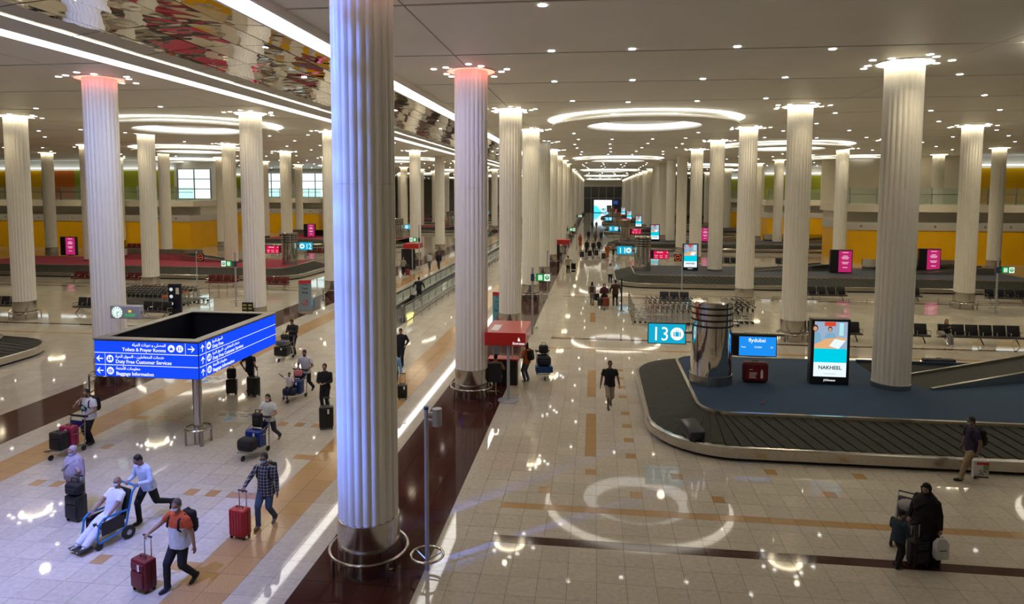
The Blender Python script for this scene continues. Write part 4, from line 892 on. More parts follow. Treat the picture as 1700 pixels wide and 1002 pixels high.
# ---- luggage
def suitcase(x, y, rz, sz, rgb, lab, pull=0., z=0., lie=False, soft=False, wheels=True, tagc=True, mats=None, tilt=0.):
    """sz = width, depth, height; front faces local -Y"""
    w_, d_, h_ = sz; nm = 'suitcase'; t = root(nm, lab, 'suitcase', (x, y, z), rz, group='suitcases'); m = mats or mat('case %d %d %d' % rgb, S(*rgb), .45 if soft else .3, var=.06, vscale=30)
    wz = .06 if wheels else 0.; c = (0, 0, wz+h_/2)
    M = Matrix.Identity(4)
    if lie: M = Matrix.Translation((0, 0, d_/2)) @ Matrix.Rotation(PI/2, 4, 'X') @ Matrix.Translation((0, 0, -h_/2))
    if tilt: M = Matrix.Rotation(tilt, 4, 'X') @ M
    A = lambda n_, q, mm, s=False: part(n_, q.xf(M), mm, t, s)
    A('shell', MB().rbox(c, (w_/2, d_/2, h_/2), .04 if soft else .055, seg=4), m, True)
    md = mat('case trim', (.02, .02, .022), .5)
    A('seam', MB().loft([[(sx*(w_/2+.004), yy, wz+zz) for sx, zz in ((-1, .05), (1, .05), (1, h_-.05), (-1, h_-.05))] for yy in (-.012, .012)]), md)
    if soft:
        A('pocket', MB().rbox((0, -d_/2-.005, wz+h_*.36), (w_*.40, .03, h_*.26), .02), m, True); A('pocket', MB().rbox((0, -d_/2-.002, wz+h_*.80), (w_*.40, .025, h_*.11), .02), m, True)
    else:
        for i in range(5): A('rib', MB().rbox((-w_/2+w_*(i+.9)/5.8, -d_/2-.002, wz+h_/2), (w_*.03, .008, h_*.42), .006), m)
    A('top_grip', MB().tube([(-.09, 0, wz+h_-.005), (-.08, 0, wz+h_+.035), (.08, 0, wz+h_+.035), (.09, 0, wz+h_-.005)], .012, 6), md)
    if wheels:
        for sx in (-1, 1):
            for sy in (-1, 1): A('wheel', MB().tube([(sx*(w_/2-.05)-.015, sy*(d_/2-.05), .035), (sx*(w_/2-.05)+.015, sy*(d_/2-.05), .035)], .035, 10), M_RUBBER)
    if pull:
        hp = A('pull_handle', MB().tube([(-.10, d_/2-.03, wz+h_-.02), (-.10, d_/2-.03, wz+h_+pull)], .011, 6).tube([(.10, d_/2-.03, wz+h_-.02), (.10, d_/2-.03, wz+h_+pull)], .011, 6), M_TUBE)
        A('grip', MB().tube([(-.12, d_/2-.03, wz+h_+pull), (.12, d_/2-.03, wz+h_+pull)], .020, 8), M_BLACK)
    if tagc: A('tag', MB().box((.05, -d_/2-.045, wz+h_*.70), (.11, -d_/2-.04, wz+h_*.92)), M_WHITE)
    return t
def grip_world(x, y, rz, sz, pull, z=0.):
    return Vector((x, y, z)) + Matrix.Rotation(rz, 3, 'Z') @ Vector((0, sz[1]/2-.03, .06+sz[2]+pull))
def soft_bag(x, y, z, rz, sz, rgb, lab, cat='bag', strap=True):
    t = root('travel_bag', lab, cat, (x, y, z), rz, group='soft bags'); m = mat('bag %d %d %d' % rgb, S(*rgb), .7, var=.1, vscale=25); w_, d_, h_ = sz
    part('body', MB().rbox((0, 0, h_/2), (w_/2, d_/2, h_/2), min(d_, h_)*.33, seg=4), m, t, 'all')
    part('pocket', MB().rbox((0, -d_/2, h_*.4), (w_*.33, .03, h_*.25), .025), m, t, True)
    if strap: part('strap', MB().tube([(-w_*.25, 0, h_*.93), (-w_*.2, 0, h_+.10), (w_*.2, 0, h_+.10), (w_*.25, 0, h_*.93)], .014, 6), M_BLACK, t)
    return t
# ================================================================== people
def ik(S_, T_, l1, l2, hint):
    S_, T_, hint = Vector(S_), Vector(T_), Vector(hint); d = T_-S_; L_ = min(d.length, (l1+l2)*.995); d = d.normalized()
    T2 = S_+d*L_; a = (l1*l1-l2*l2+L_*L_)/(2*L_); h = math.sqrt(max(0, l1*l1-a*a)); p = hint-d*hint.dot(d)
    p = p.normalized() if p.length > 1e-5 else d.orthogonal().normalized()
    return S_+d*a+p*h, T2
PEOPLE = []
def skinmat(v): return mat('skin %d' % int(v*100), [c*v for c in (.52, .30, .20)], .5, var=.05, vscale=20)
def cloth(rgb): return mat('cloth %d %d %d' % tuple(rgb), S(*rgb), .85, var=.10, vscale=14, bump=.15, bscale=18)
def plaid():
    if 'plaid shirt' in MATS: return MATS['plaid shirt']
    m = mat('plaid shirt', (.03, .035, .06), .85); nt = m.node_tree; b = nt.nodes['Principled BSDF']; tc = nt.nodes.new('ShaderNodeTexCoord'); acc = None
    for dr in ('X', 'Z'):
        wv = nt.nodes.new('ShaderNodeTexWave'); wv.bands_direction = dr; wv.inputs['Scale'].default_value = 4.2; nt.links.new(tc.outputs['Object'], wv.inputs['Vector'])
        pw = nt.nodes.new('ShaderNodeMath'); pw.operation = 'POWER'; pw.inputs[1].default_value = 7; nt.links.new(wv.outputs['Fac'], pw.inputs[0])
        if acc is None: acc = pw
        else:
            ad = nt.nodes.new('ShaderNodeMath'); ad.operation = 'ADD'; nt.links.new(acc.outputs[0], ad.inputs[0]); nt.links.new(pw.outputs[0], ad.inputs[1]); acc = ad
    r = nt.nodes.new('ShaderNodeValToRGB'); r.color_ramp.elements[0].color = (.012, .016, .035, 1); r.color_ramp.elements[1].color = (.38, .40, .44, 1); r.color_ramp.elements[1].position = 1.
    sc = nt.nodes.new('ShaderNodeMath'); sc.operation = 'MULTIPLY'; sc.inputs[1].default_value = .55; nt.links.new(acc.outputs[0], sc.inputs[0]); nt.links.new(sc.outputs[0], r.inputs[0]); nt.links.new(r.outputs[0], b.inputs['Base Color']); return m
def rz_of(f): return math.atan2(-f[0], f[1])
def person(label, loc, f, H=1.75, top=(230, 230, 235), bottom=(25, 25, 32), shoe=(25, 25, 28), skin=.7, hair=(20, 16, 14), hands=None, feet=((-.10, .10), (.10, -.14)), lean=3., pz=.93, py=0., sleeve='short', girth=1., head=(0., 0.), vox=.012, hairstyle='short', robe=None, scarf=None, mask=None, glasses=False, topm=None, shorts=False, yoke=None, hem=-.11, seat=False, grip=(False, False), knees=None, z=0., beard=False, cap=None, face=True, loose=1.):
    s = H/1.75; rz = rz_of(f); B = MB(); sp = Vector((0, math.sin(math.radians(lean)), math.cos(math.radians(lean)))); yp = Vector((0, sp.z, -sp.y)); P0 = Vector((0, py, pz)); girth = girth*1.13; LG = 1.16*loose
    SK, TP, BT, SH, XT = 0, 1, 2, 3, 4
    def ring(c, ax, ay, rx, ry, n=16): return [c+ax*(rx*math.cos(2*PI*k/n))+ay*(ry*math.sin(2*PI*k/n)) for k in range(n)]
    X = Vector((1, 0, 0)); g = girth
    at = lambda t, yo=0.: P0+sp*t+yp*yo
    prof = [(hem, .178, .128, .0), (0, .168, .124, .0), (.14, .155, .116, .008), (.30, .178, .126, .0), (.42, .188, .112, -.012), (.49, .150, .088, -.02), (.535, .075, .066, -.015)]
    if seat: prof[0] = (-.03, .17, .12, 0)
    if yoke:
        B.loft([ring(at(t, yo), X, yp, rx*g, ry*g*(1.12 if t < .3 and g > 1.05 else 1)) for t, rx, ry, yo in prof[:4]], TP)
        B.loft([ring(at(t, yo), X, yp, rx*g*1.005, ry*g*1.005) for t, rx, ry, yo in prof[3:]], XT)
    else: B.loft([ring(at(t, yo), X, yp, rx*g, ry*g*(1.12 if t < .3 and g > 1.05 else 1)) for t, rx, ry, yo in prof], TP)
    # pelvis and legs
    B.ell(P0+Vector((0, 0, -.03)), (.162*g, .118*g, .13), 14, 10, BT)
    fz = 0.
    for i, sx in enumerate((-1, 1)):
        hip = P0+Vector((sx*.088, 0, -.03)); ft = feet[i]; ank = Vector((ft[0], ft[1], (ft[2] if len(ft) > 2 else 0.)+.085))
        kn, ank = ik(hip, ank, .445, .43, (0, 1, 0.1) if not knees else knees)
        lm = SK if shorts else BT
        B.tube([hip, hip.lerp(kn, .5), kn], [.092*g, .084*LG, .070*LG], 12, BT)
        if shorts: B.tube([kn.lerp(hip, .12), kn, kn.lerp(ank, .12)], [.098, .095, .10], 12, BT)
        B.ell(kn, (.062*LG, .064*LG, .064*LG), 10, 8, BT)
        B.tube([kn, kn.lerp(ank, .35), ank], [.066*loose, .068*loose, .058*loose] if not shorts else [.055, .052, .036], 12, lm)
        if not shorts: B.tube([ank.lerp(kn, .1), ank+Vector((0, 0, -.03))], [.062, .066], 10, BT)
        ca = ank-kn; pitch = (ft[3] if len(ft) > 3 else 0.)
        R = Matrix.Rotation(-pitch, 3, 'X'); o = R @ Vector((0, .065, -.045))
        B.ell(ank+o, (.046, .135, .042), 12, 8, SH, R); B.ell(ank+R @ Vector((0, -.02, -.025)), (.043, .062, .055), 10, 8, SH, R)
    if robe:   # ankle-length garment
        zb, wb, m_ = robe[:3]; B.loft([ring(Vector((0, py*.5, zb)), X, Vector((0, 1, 0)), wb, wb*.82), ring(Vector((0, py, pz*.5)), X, Vector((0, 1, 0)), wb*.86, wb*.72), ring(P0, X, yp, .19*g, .15*g), ring(at(.25), X, yp, .185*g, .14*g), ring(at(.42), X, yp, .195*g, .12*g), ring(at(.50), X, yp, .14, .09), ring(at(.54), X, yp, .07, .066)], m_)
    # arms
    hands = hands or ((-.26, .05, .78), (.26, .02, .78))
    for i, sx in enumerate((-1, 1)):
        sh = at(.452, -.012)+X*(sx*.188*(.45+.55*g)); wr = Vector(hands[i]); hint = Vector((sx*.6, -.7, -.35)); el, wr = ik(sh, wr, .29, .255, hint)
        B.ell(sh, (.068, .066, .066), 12, 8, XT if yoke else TP)
        cut = {'short': .62, 'none': .15, 'long': 1.}[sleeve]; tm = XT if yoke else TP
        m1 = tm if sleeve == 'long' else SK
        B.tube([sh, sh.lerp(el, cut)], [.072, .070 if sleeve != 'long' else .058], 12, tm)
        B.tube([sh.lerp(el, .1), el], [.052, .046], 10, m1); B.ell(el, (.046, .046, .046), 8, 6, m1)
        B.tube([el, el.lerp(wr, .4), wr], [.052, .050, .040] if sleeve == 'long' else [.043, .040, .029], 10, m1)
        d = (wr-el).normalized(); lat_ = Vector((0, 1, 0)) if abs(d.z) > .75 else X*(-sx)
        lat_ = (lat_-d*lat_.dot(d)).normalized(); nr = d.cross(lat_); R = Matrix((lat_, nr, d)).transposed()
        B.ell(wr+d*.045, (.040, .019, .054), 10, 8, SK, R)
        dn = nr if nr.dot(Vector((-sx*.6, 0, -1))) > 0 else -nr; gp = grip[i]
        for k, ln in enumerate((.070, .080, .075, .058)):
            b0 = wr+d*.085+lat_*(.030-.020*k); c1 = .25 if not gp else .9
            p1 = b0+(d*math.cos(c1)+dn*math.sin(c1)).normalized()*ln*.5; c2 = .6 if not gp else 2.0
            p2 = p1+(d*math.cos(c2)+dn*math.sin(c2)).normalized()*ln*.5; B.tube([b0-d*.02, b0, p1, p2], [.0105, .0105, .0095, .008], 6, SK)
        t0 = wr+d*.03+lat_*.034; t1 = t0+(lat_*.7+d*.7+dn*.3).normalized()*.035; t2 = t1+(lat_*.2+d*.8+dn*.6).normalized()*.03; B.tube([t0-lat_*.015, t0, t1, t2], [.013, .013, .011, .009], 6, SK)
    # head
    nk = at(.50, -.015); yaw, pit = head; Rh = Matrix.Rotation(yaw, 3, 'Z') @ Matrix.Rotation(-pit, 3, 'X'); hb = at(.585, -.004)
    HC = hb+Rh @ Vector((0, .018, .112)); W_ = lambda x, y, zz: HC+Rh @ Vector((x, y, zz))
    B.tube([nk, hb+Rh @ Vector((0, .0, .05))], [.060, .054], 12, SK)
    B.ell(W_(0, 0, .012), (.075, .094, .108), 16, 12, SK, Rh); B.ell(W_(0, .022, -.055), (.058, .066, .062), 12, 8, SK, Rh)
    B.ell(W_(0, .097, -.012), (.013, .018, .024), 8, 6, SK, Rh); B.ell(W_(0, .088, .028), (.05, .012, .012), 8, 6, SK, Rh)
    if not scarf:
        for sx in (-1, 1): B.ell(W_(sx*.077, -.008, -.004), (.012, .02, .032), 8, 6, SK, Rh)
    B.v = [tuple(Vector(p)*s) for p in B.v]
    mats = [skinmat(skin), topm or cloth(top), cloth(bottom), mat('shoe %d %d %d' % tuple(shoe), S(*shoe), .5), cloth(yoke) if yoke else (cloth(robe[3]) if robe and len(robe) > 3 else cloth(top))]
    o = bpy.data.objects.new('person', B.mesh('body_src', mats)); md = o.modifiers.new('r', 'REMESH'); md.mode = 'VOXEL'; md.voxel_size = vox; md.use_smooth_shade = True
    sm = o.modifiers.new('s', 'SMOOTH'); sm.factor = .5; sm.iterations = 2
    ch = []      # children: (name, MB, material, smooth)
    V = lambda q: q.xf(Matrix.Scale(s, 4))
    hm = mat('hair %d %d %d' % tuple(hair), S(*hair), .6, bump=.3, bscale=60)
    if hairstyle != 'bald' and not scarf:
        q = MB(); q.ell(W_(0, -.016, .035), (.083, .096, .100), 16, 10, 0, Rh); q.ell(W_(0, -.045, -.01), (.074, .062, .075), 12, 8, 0, Rh)
        if hairstyle == 'long': q.loft([ring(W_(0, -.03, .07), Rh @ X, Rh @ Vector((0, 1, 0)), .085, .075), ring(W_(0, -.045, -.06), Rh @ X, Rh @ Vector((0, 1, 0)), .095, .058), ring(W_(0, -.075, -.20), Rh @ X, Rh @ Vector((0, 1, 0)), .10, .045), ring(W_(0, -.085, -.30), Rh @ X, Rh @ Vector((0, 1, 0)), .06, .03)])
        if hairstyle == 'tail': q.tube([W_(0, -.10, .05), W_(0, -.15, .0), W_(0, -.14, -.12)], [.03, .035, .012], 8)
        ch.append(('hair', V(q), hm))
    if hairstyle == 'bald': q = MB(); q.ell(W_(0, -.040, -.012), (.080, .070, .055), 12, 8, 0, Rh); ch.append(('hair', V(q), hm))
    if beard: q = MB(); q.ell(W_(0, .030, -.068), (.060, .064, .050), 12, 8, 0, Rh); ch.append(('beard', V(q), hm))
    if cap: q = MB(); q.ell(W_(0, -.008, .062), (.092, .106, .078), 14, 8, 0, Rh); q.ell(W_(0, -.005, .03), (.094, .108, .03), 14, 6, 0, Rh); ch.append(('knit_cap', V(q), cloth(cap)))
    if face and not glasses:
        q = MB(); [q.ell(W_(sx*.032, .086, .008), (.011, .006, .006), 8, 5, 0, Rh) for sx in (-1, 1)]; ch.append(('eyes', V(q), mat('eye', (.02, .015, .012), .2)))
    if face and not mask: q = MB(); q.ell(W_(0, .086, -.058), (.022, .008, .006), 8, 5, 0, Rh); ch.append(('mouth', V(q), mat('lips', (.22, .07, .06), .5)))
    if glasses:
        q = MB(); [q.rbox((0, 0, 0), (.028, .006, .017), .005) for _ in (0,)]; q = MB()
        for sx in (-1, 1): q.ell(W_(sx*.034, .097, .008), (.028, .005, .019), 10, 6, 0, Rh); q.tube([W_(sx*.06, .09, .012), W_(sx*.08, .0, .012)], .005, 5)
        ch.append(('glasses', V(q), M_BLACK))
    if mask:
        q = MB(); q.ell(W_(0, .056, -.048), (.058, .054, .042), 12, 8, 0, Rh)
        for sx in (-1, 1): q.tube([W_(sx*.055, .06, -.03), W_(sx*.08, -.01, .005)], .004, 5)
        ch.append(('face_mask', V(q), cloth(mask)))
    if scarf:
        q = MB(); c_, ext = scarf; n = 16
        q.ell(W_(0, -.036, .028), (.096, .100, .114), 16, 10, 0, Rh); q.ell(W_(0, -.034, -.08), (.086, .080, .085), 14, 8, 0, Rh)
        r_ = [ring(W_(0, -.025, -.09), Rh @ X, Rh @ Vector((0, 1, 0)), .086, .088), ring(at(.50, .0), X, yp, .155*g, .135*g), ring(at(.40, .01), X, yp, .222*g, .158*g), ring(at(.40-ext*.5, .015), X, yp, .225*g, .165*g), ring(at(.40-ext, .02), X, yp, .215*g, .165*g)]
        q.loft(r_); q.tube([W_(-.09, .01, .06), W_(0, .055, .118), W_(.09, .01, .06), W_(.085, .02, -.05), W_(.0, .05, -.14), W_(-.085, .02, -.05)], .016, 8, 0, True); q.tube([at(.50, .10)-X*.16, at(.40, .172*g), at(.24, .178*g)+X*.14], .03, 8); ch.append(('headscarf', V(q), cloth(c_)))
    PEOPLE.append((o, label, loc, rz, ch, z)); return dict(s=s, rz=rz, loc=loc, at=lambda t, yo=0.: (at(t, yo))*s, sp=sp, yp=yp, g=g, z=z)
def local(wp, loc, f, H):
    s = H/1.75; v = Matrix.Rotation(-rz_of(f), 3, 'Z') @ (Vector(wp)-Vector((loc[0], loc[1], 0))); return tuple(v/s)
def finish_people():
    src = [p[0].data for p in PEOPLE]; bv = [BVHTree.FromPolygons([v.co for v in m.vertices], [tuple(q.vertices) for q in m.polygons]) for m in src]
    smi = [[q.material_index for q in m.polygons] for m in src]
    for (o, label, loc, rz, ch, z), me, b, mi in zip(list(PEOPLE), evaluated([p[0] for p in PEOPLE]), bv, smi):
        idx = []
        for q in me.polygons:
            r_ = b.find_nearest(q.center); idx.append(mi[r_[2]] if r_[2] is not None else 0)
        me.polygons.foreach_set('material_index', idx); me.polygons.foreach_set('use_smooth', [True]*len(idx)); me.name = 'person'
        t = put('person', me, None, (loc[0], loc[1], z), rz, label=label, cat='person', group='people in the hall')
        for nm, q, m in ch: part(nm, q, m, t, 'all')
def backpack(pp, rgb, lab, sz=(.30, .16, .44)):
    """worn on the back of person pp"""
    s = pp['s']; m = cloth(rgb); t = root('backpack', lab, 'backpack', (pp['loc'][0], pp['loc'][1], pp['z']), pp['rz'], group='backpacks worn by people')
    yo = -.125*pp['g']-sz[1]/2-.01; c = pp['at'](.26, yo/1); R = Matrix((Vector((1, 0, 0)), pp['yp'], pp['sp'])).transposed().to_4x4()
    T_ = Matrix.Translation(c) @ R @ Matrix.Scale(s, 4)
    part('body', MB().rbox((0, 0, 0), (sz[0]/2, sz[1]/2, sz[2]/2), .06, seg=4).xf(T_), m, t, 'all'); part('pocket', MB().rbox((0, -sz[1]/2, -.08), (sz[0]*.38, .035, .11), .03).xf(T_), m, t, 'all')
    for sx in (-1, 1): part('strap', MB().tube([pp['at'](.40, yo*.55)+Vector((sx*.11*s, 0, 0)), pp['at'](.505, -.06)+Vector((sx*.13*s, 0, 0)), pp['at'](.46, .078*pp['g'])+Vector((sx*.135*s, 0, 0)), pp['at'](.30, .108*pp['g'])+Vector((sx*.15*s, 0, 0)), pp['at'](.18, .03)+Vector((sx*.175*s, 0, 0))], .020*s, 8), m, t, 'all')
    part('grab_loop', MB().tube([(-.04, 0, sz[2]/2-.01), (-.03, 0, sz[2]/2+.04), (.03, 0, sz[2]/2+.04), (.04, 0, sz[2]/2-.01)], .01, 6).xf(T_), m, t)
    return t
WALK = ((-.10, .22, 0., 0.), (.10, -.24, .05, .5)); WALK2 = ((-.10, -.24, .05, .5), (.10, .22, 0., 0.)); STAND = ((-.10, .02), (.10, -.02))
def fwd(f, d): v = Vector((f[0], f[1])).normalized()*d; return v.x, v.y
def push_cart(x, y, f, lab, bd=0, dist=.88):
    v = fwd(f, dist); return trolley(x+v[0], y+v[1], rz_of(f), lab, bd), (x+v[0], y+v[1])
def on_cart(c, f, dx, dy):   # offset in cart frame
    v = Vector((f[0], f[1])).normalized(); r_ = Vector((v.y, -v.x)); return c[0]+v.x*dy+r_.x*dx, c[1]+v.y*dy+r_.y*dx
CARTH = ((-.20, .27, 1.02), (.20, .27, 1.02))
# --- man with graphic T-shirt and cart
f = (-.12, -1); x, y = -15.7, 18.9
pp = person('man in white graphic T-shirt and glasses pushing a trolley, hand at his mouth', (x, y), f, 1.78, top=(215, 218, 228), bottom=(22, 22, 28), skin=.62, hands=((-.20, .27, 1.02), (.10, .24, 1.42)), feet=((-.10, .02), (.10, -.04)), glasses=True, beard=True, girth=1.14, head=(.2, .15), lean=4, grip=(True, False))
backpack(pp, (22, 24, 34), 'dark backpack on the man in the graphic T-shirt')
q = MB(); rnd = random.Random(4)
CTR = pp['at'](.27, .138*1.14)
for k in range(9):
    a = rnd.uniform(-.09, .09); c = rnd.uniform(-.11, .11); w_ = rnd.uniform(.015, .04); h_ = rnd.uniform(.02, .05); yy = .165*math.sqrt(max(.05, 1-(a/.228)**2))+.028
    q.box((a-w_, yy, 1.22+c-h_), (a+w_, yy+.006, 1.22+c+h_), k % 3)
PEOPLE[-1][4].append(('shirt_print', q, [mat('print blue', S(50, 95, 150), .8), mat('print navy', S(25, 30, 50), .8), mat('print green', S(60, 140, 90), .8)]))
tr, c = push_cart(x, y, f, 'luggage trolley with navy board carrying magenta and black suitcases', 0)
px_, py_ = on_cart(c, f, 0, -.14); suitcase(px_, py_, rz_of(f)+PI, (.50, .28, .60), (150, 26, 66), 'magenta suitcase on the trolley of the man in the graphic T-shirt', z=.24, wheels=False)
px_, py_ = on_cart(c, f, 0, .20); suitcase(px_, py_, rz_of(f)+PI, (.46, .30, .52), (20, 20, 24), 'black suitcase at the front of the trolley beside the magenta one', z=.25, wheels=False, soft=True, tagc=False)
# --- woman in headscarf with suitcase
f = (-.15, -1); x, y = -12.75, 14.8; sz = (.42, .28, .58); sx_, sy_ = -12.38, 14.36
suitcase(sx_, sy_, rz_of(f)+PI, sz, (18, 18, 22), 'black upright suitcase pushed by the woman in the pale headscarf', pull=.42, soft=True, tagc=False)
gw = grip_world(sx_, sy_, rz_of(f)+PI, sz, .42)
soft_bag(sx_, sy_-.02, .66, rz_of(f)+PI, (.44, .24, .28), (16, 16, 20), 'black soft bag resting on top of the black suitcase')
pp = person('woman in pale grey headscarf and dress with blue mask pushing a black suitcase', (x, y), f, 1.66, top=(150, 140, 155), bottom=(120, 112, 125), skin=.72, hands=((.12, .42, .95) if 0 else (-.42, .18, .82), local(gw+Vector((0, .06, .03)), (x, y), f, 1.66)), feet=WALK, sleeve='long', robe=(.12, .27, 4, (120, 112, 122)), scarf=((168, 158, 172), .42), mask=(150, 185, 225), girth=1.12, head=(.1, .2), grip=(False, True))
# hands order: index 0 is the person's left (local -x) -> image right for people walking to the camera
# --- wheelchair, old man and attendant
f = (-.34, -.94); wx, wy = -10.92, 13.62; rzw = rz_of(f); M_BLU = mat('blue chair tube', S(30, 120, 190), .35)
t = root('wheelchair', 'blue framed airport wheelchair with black seat carrying an old man in white', 'wheelchair', (wx, wy, 0), rzw)
for s_ in (-1, 1):
    part('side_frame', MB().tube([(s_*.28, -.52, 1.10), (s_*.28, -.46, 1.12), (s_*.28, -.36, .98), (s_*.28, -.20, .30), (s_*.28, .0, .22), (s_*.28, .42, .16), (s_*.28, .46, .26), (s_*.28, .40, .60), (s_*.28, .30, .68), (s_*.28, -.24, .66)], .024, 8), M_BLU, t, True)
    part('side_panel', MB().box((s_*.285-.008, -.16, .30), (s_*.285+.008, .36, .60)), M_BLACK, t)
    part('rear_wheel', MB().tube([(s_*.33-.03, -.22, .15), (s_*.33+.03, -.22, .15)], .15, 18), M_RUBBER, t, True)
    part('hub', MB().tube([(s_*.33-.034, -.22, .15), (s_*.33+.034, -.22, .15)], .06, 12), M_GREY, t)
    part('front_wheel', MB().tube([(s_*.26-.02, .42, .085), (s_*.26+.02, .42, .085)], .085, 14), M_RUBBER, t, True)
part('seat', MB().rbox((0, .10, .47), (.26, .26, .04), .03), M_BLACK, t, True); part('backrest', MB().rbox((0, 0, 0), (.26, .03, .34), .03).xf(Matrix.Translation((0, -.28, .76)) @ Matrix.Rotation(.26, 4, 'X')), M_BLACK, t, True)
part('push_bar', MB().tube([(-.28, -.52, 1.10), (.28, -.52, 1.10)], .024, 8), M_BLU, t); part('footrest', MB().box((-.22, .52, .10), (.22, .80, .125)), M_BLACK, t); part('foot_bar', MB().tube([(0, .38, .16), (0, .60, .11)], .022, 6), M_BLU, t); part('anti_tip_bar', MB().tube([(.2, -.25, .12), (.2, -.52, .1)], .02, 6), M_BLU, t)
sc = 1.70/1.75
person('old man in white shirt and white robe seated in the blue wheelchair', (wx, wy), f, 1.70, top=(214, 216, 224), bottom=(208, 212, 222), shoe=(150, 145, 140), skin=.5, hair=(120, 112, 108), hairstyle='bald', hands=((-.28, .22, .70), (.27, .22, .70)), feet=((-.10, .66, .05), (.12, .72, .05)), pz=.63, py=-.08, lean=-14, seat=True, girth=1.12, head=(.35, -.1), mask=(190, 200, 215), knees=(0, .3, 1), loose=1.5)
x, y = wx-fwd(f, .92)[0]+.02, wy-fwd(f, .92)[1]
person('attendant in pale blue shirt and black trousers leaning to push the wheelchair', (x, y), f, 1.78, top=(190, 205, 235), bottom=(14, 14, 18), shoe=(12, 12, 14), skin=.5, hair=(14, 12, 12), hands=((-.18, .34, 1.10), (.18, .34, 1.10)), feet=((-.10, -.55, .22, 1.0), (.10, .16, 0, 0)), lean=17, py=-.02, sleeve='long', head=(.0, .45), grip=(True, True))
# --- man in orange and white polo
f = (-.32, -.95); x, y = -8.2, 12.12; sz = (.44, .27, .60); sx_, sy_ = -8.86, 11.92
suitcase(sx_, sy_, rz_of(f)+PI, sz, (105, 16, 34), 'dark red fabric suitcase with raised handle at the bottom left', pull=.40, soft=True)
gw = grip_world(sx_, sy_, rz_of(f)+PI, sz, .40)
pp = person('man in orange and white polo with white mask pulling a dark red suitcase', (x, y), f, 1.84, top=(205, 212, 228), yoke=(190, 82, 44), bottom=(30, 32, 44), shoe=(28, 32, 48), skin=.62, hair=(78, 70, 66), hands=((-.34, -.05, .82), local(gw+Vector((.03, .02, .05)), (x, y), f, 1.84)), feet=((-.10, -.24, .05, .5), (.10, .22, 0, 0)), girth=1.10, head=(-.35, .1) if 0 else (.3, .1), mask=(228, 222, 235), grip=(False, True))
backpack(pp, (30, 26, 26), 'dark brown backpack on the man in the orange and white polo')
# --- man in plaid shirt
f = (-.05, -1); x, y = -7.70, 14.72; sz = (.44, .28, .64); sx_, sy_ = -8.02, 14.08
suitcase(sx_, sy_, rz_of(f)+PI-.15, sz, (165, 28, 36), 'bright red hard suitcase pushed by the man in the plaid shirt', pull=.36, tagc=False)
gw = grip_world(sx_, sy_, rz_of(f)+PI-.15, sz, .36)
pp = person('man in dark plaid shirt and jeans with blue mask pushing a red suitcase', (x, y), f, 1.78, topm=plaid(), bottom=(62, 82, 112), shoe=(120, 112, 108), skin=.42, hair=(40, 36, 36), hands=((-.32, .05, .80), local(gw+Vector((.0, .06, .04)), (x, y), f, 1.78)), feet=((-.10, -.20, .04, .4), (.10, .2, 0, 0)), sleeve='long', girth=1.06, head=(.1, .1), mask=(120, 170, 220), glasses=True, hem=-.18, grip=(False, True))
backpack(pp, (18, 18, 22), 'black backpack on the man in the plaid shirt')
# --- woman in white T-shirt with cart
f = (-.10, -1); x, y = -10.08, 19.62
person('woman in white T-shirt and grey trousers with mask pushing a trolley', (x, y), f, 1.64, top=(222, 225, 232), bottom=(66, 68, 80), shoe=(130, 110, 95), skin=.8, hairstyle='long', hands=((-.20, .34, 1.06), (.20, .34, 1.06)), feet=((-.10, -.42, .10, .7), (.10, .2, 0, 0)), lean=9, mask=(235, 205, 215), head=(.25, .1), grip=(True, True), girth=.98)
tr, c = push_cart(x, y, f, 'luggage trolley with navy board carrying blue and black bags', 0, .92)
px_, py_ = on_cart(c, f, -.0, -.12); suitcase(px_, py_, rz_of(f)+PI, (.52, .30, .50), (18, 52, 140), 'blue suitcase on the trolley of the woman in the white T-shirt', z=.24, wheels=False)
px_, py_ = on_cart(c, f, 0, .26); soft_bag(px_, py_, .25, rz_of(f)+PI, (.56, .40, .38), (26, 26, 30), 'black holdall at the front of the trolley beside the blue suitcase', strap=False)
px_, py_ = on_cart(c, f, -.02, -.24); soft_bag(px_, py_, .80, rz_of(f)+PI, (.30, .22, .42), (16, 16, 22), 'black backpack in the basket of the blue suitcase trolley', 'backpack')
# --- father, child and cart
f = (-.10, -1); x, y = -11.25, 24.95
person('man in white polo shirt and dark trousers pushing a trolley with a child', (x, y), f, 1.76, top=(205, 208, 214), bottom=(26, 28, 38), skin=.55, hands=CARTH, feet=((-.10, -.34, .08, .6), (.10, .2, 0, 0)), lean=10, beard=True, grip=(True, True), girth=1.05, head=(.2, .15), vox=.014)
tr, c = push_cart(x, y, f, 'luggage trolley with navy board on which a child sits', 0, .9)
px_, py_ = on_cart(c, f, -.05, -.10); suitcase(px_, py_, rz_of(f)+PI, (.50, .30, .50), (24, 52, 112), 'blue suitcase on the trolley behind the sitting child', z=.24, wheels=False)
px_, py_ = on_cart(c, f, .06, .22); soft_bag(px_, py_, .25, rz_of(f)+PI, (.50, .34, .26), (30, 36, 60), 'navy bag under the sitting child on the trolley', strap=False)
px_, py_ = on_cart(c, f, .02, -.34); soft_bag(px_, py_, .82, rz_of(f)+PI, (.30, .20, .24), (205, 120, 130), 'pink bag in the trolley basket in front of the father')
px_, py_ = on_cart(c, f, .08, .20)
person('small child in white T-shirt sitting on a trolley and waving one arm', (px_, py_), f, 1.12, top=(225, 215, 222), bottom=(34, 40, 70), shoe=(205, 150, 150), skin=.6, hairstyle='tail', hands=((-.2, .25, .95), (.52, .18, 1.62)), feet=((-.10, .48, .18), (.10, .52, .18)), pz=.90, py=.0, seat=True, lean=0, knees=(0, .6, 1), vox=.011, head=(.2, 0), z=0.)
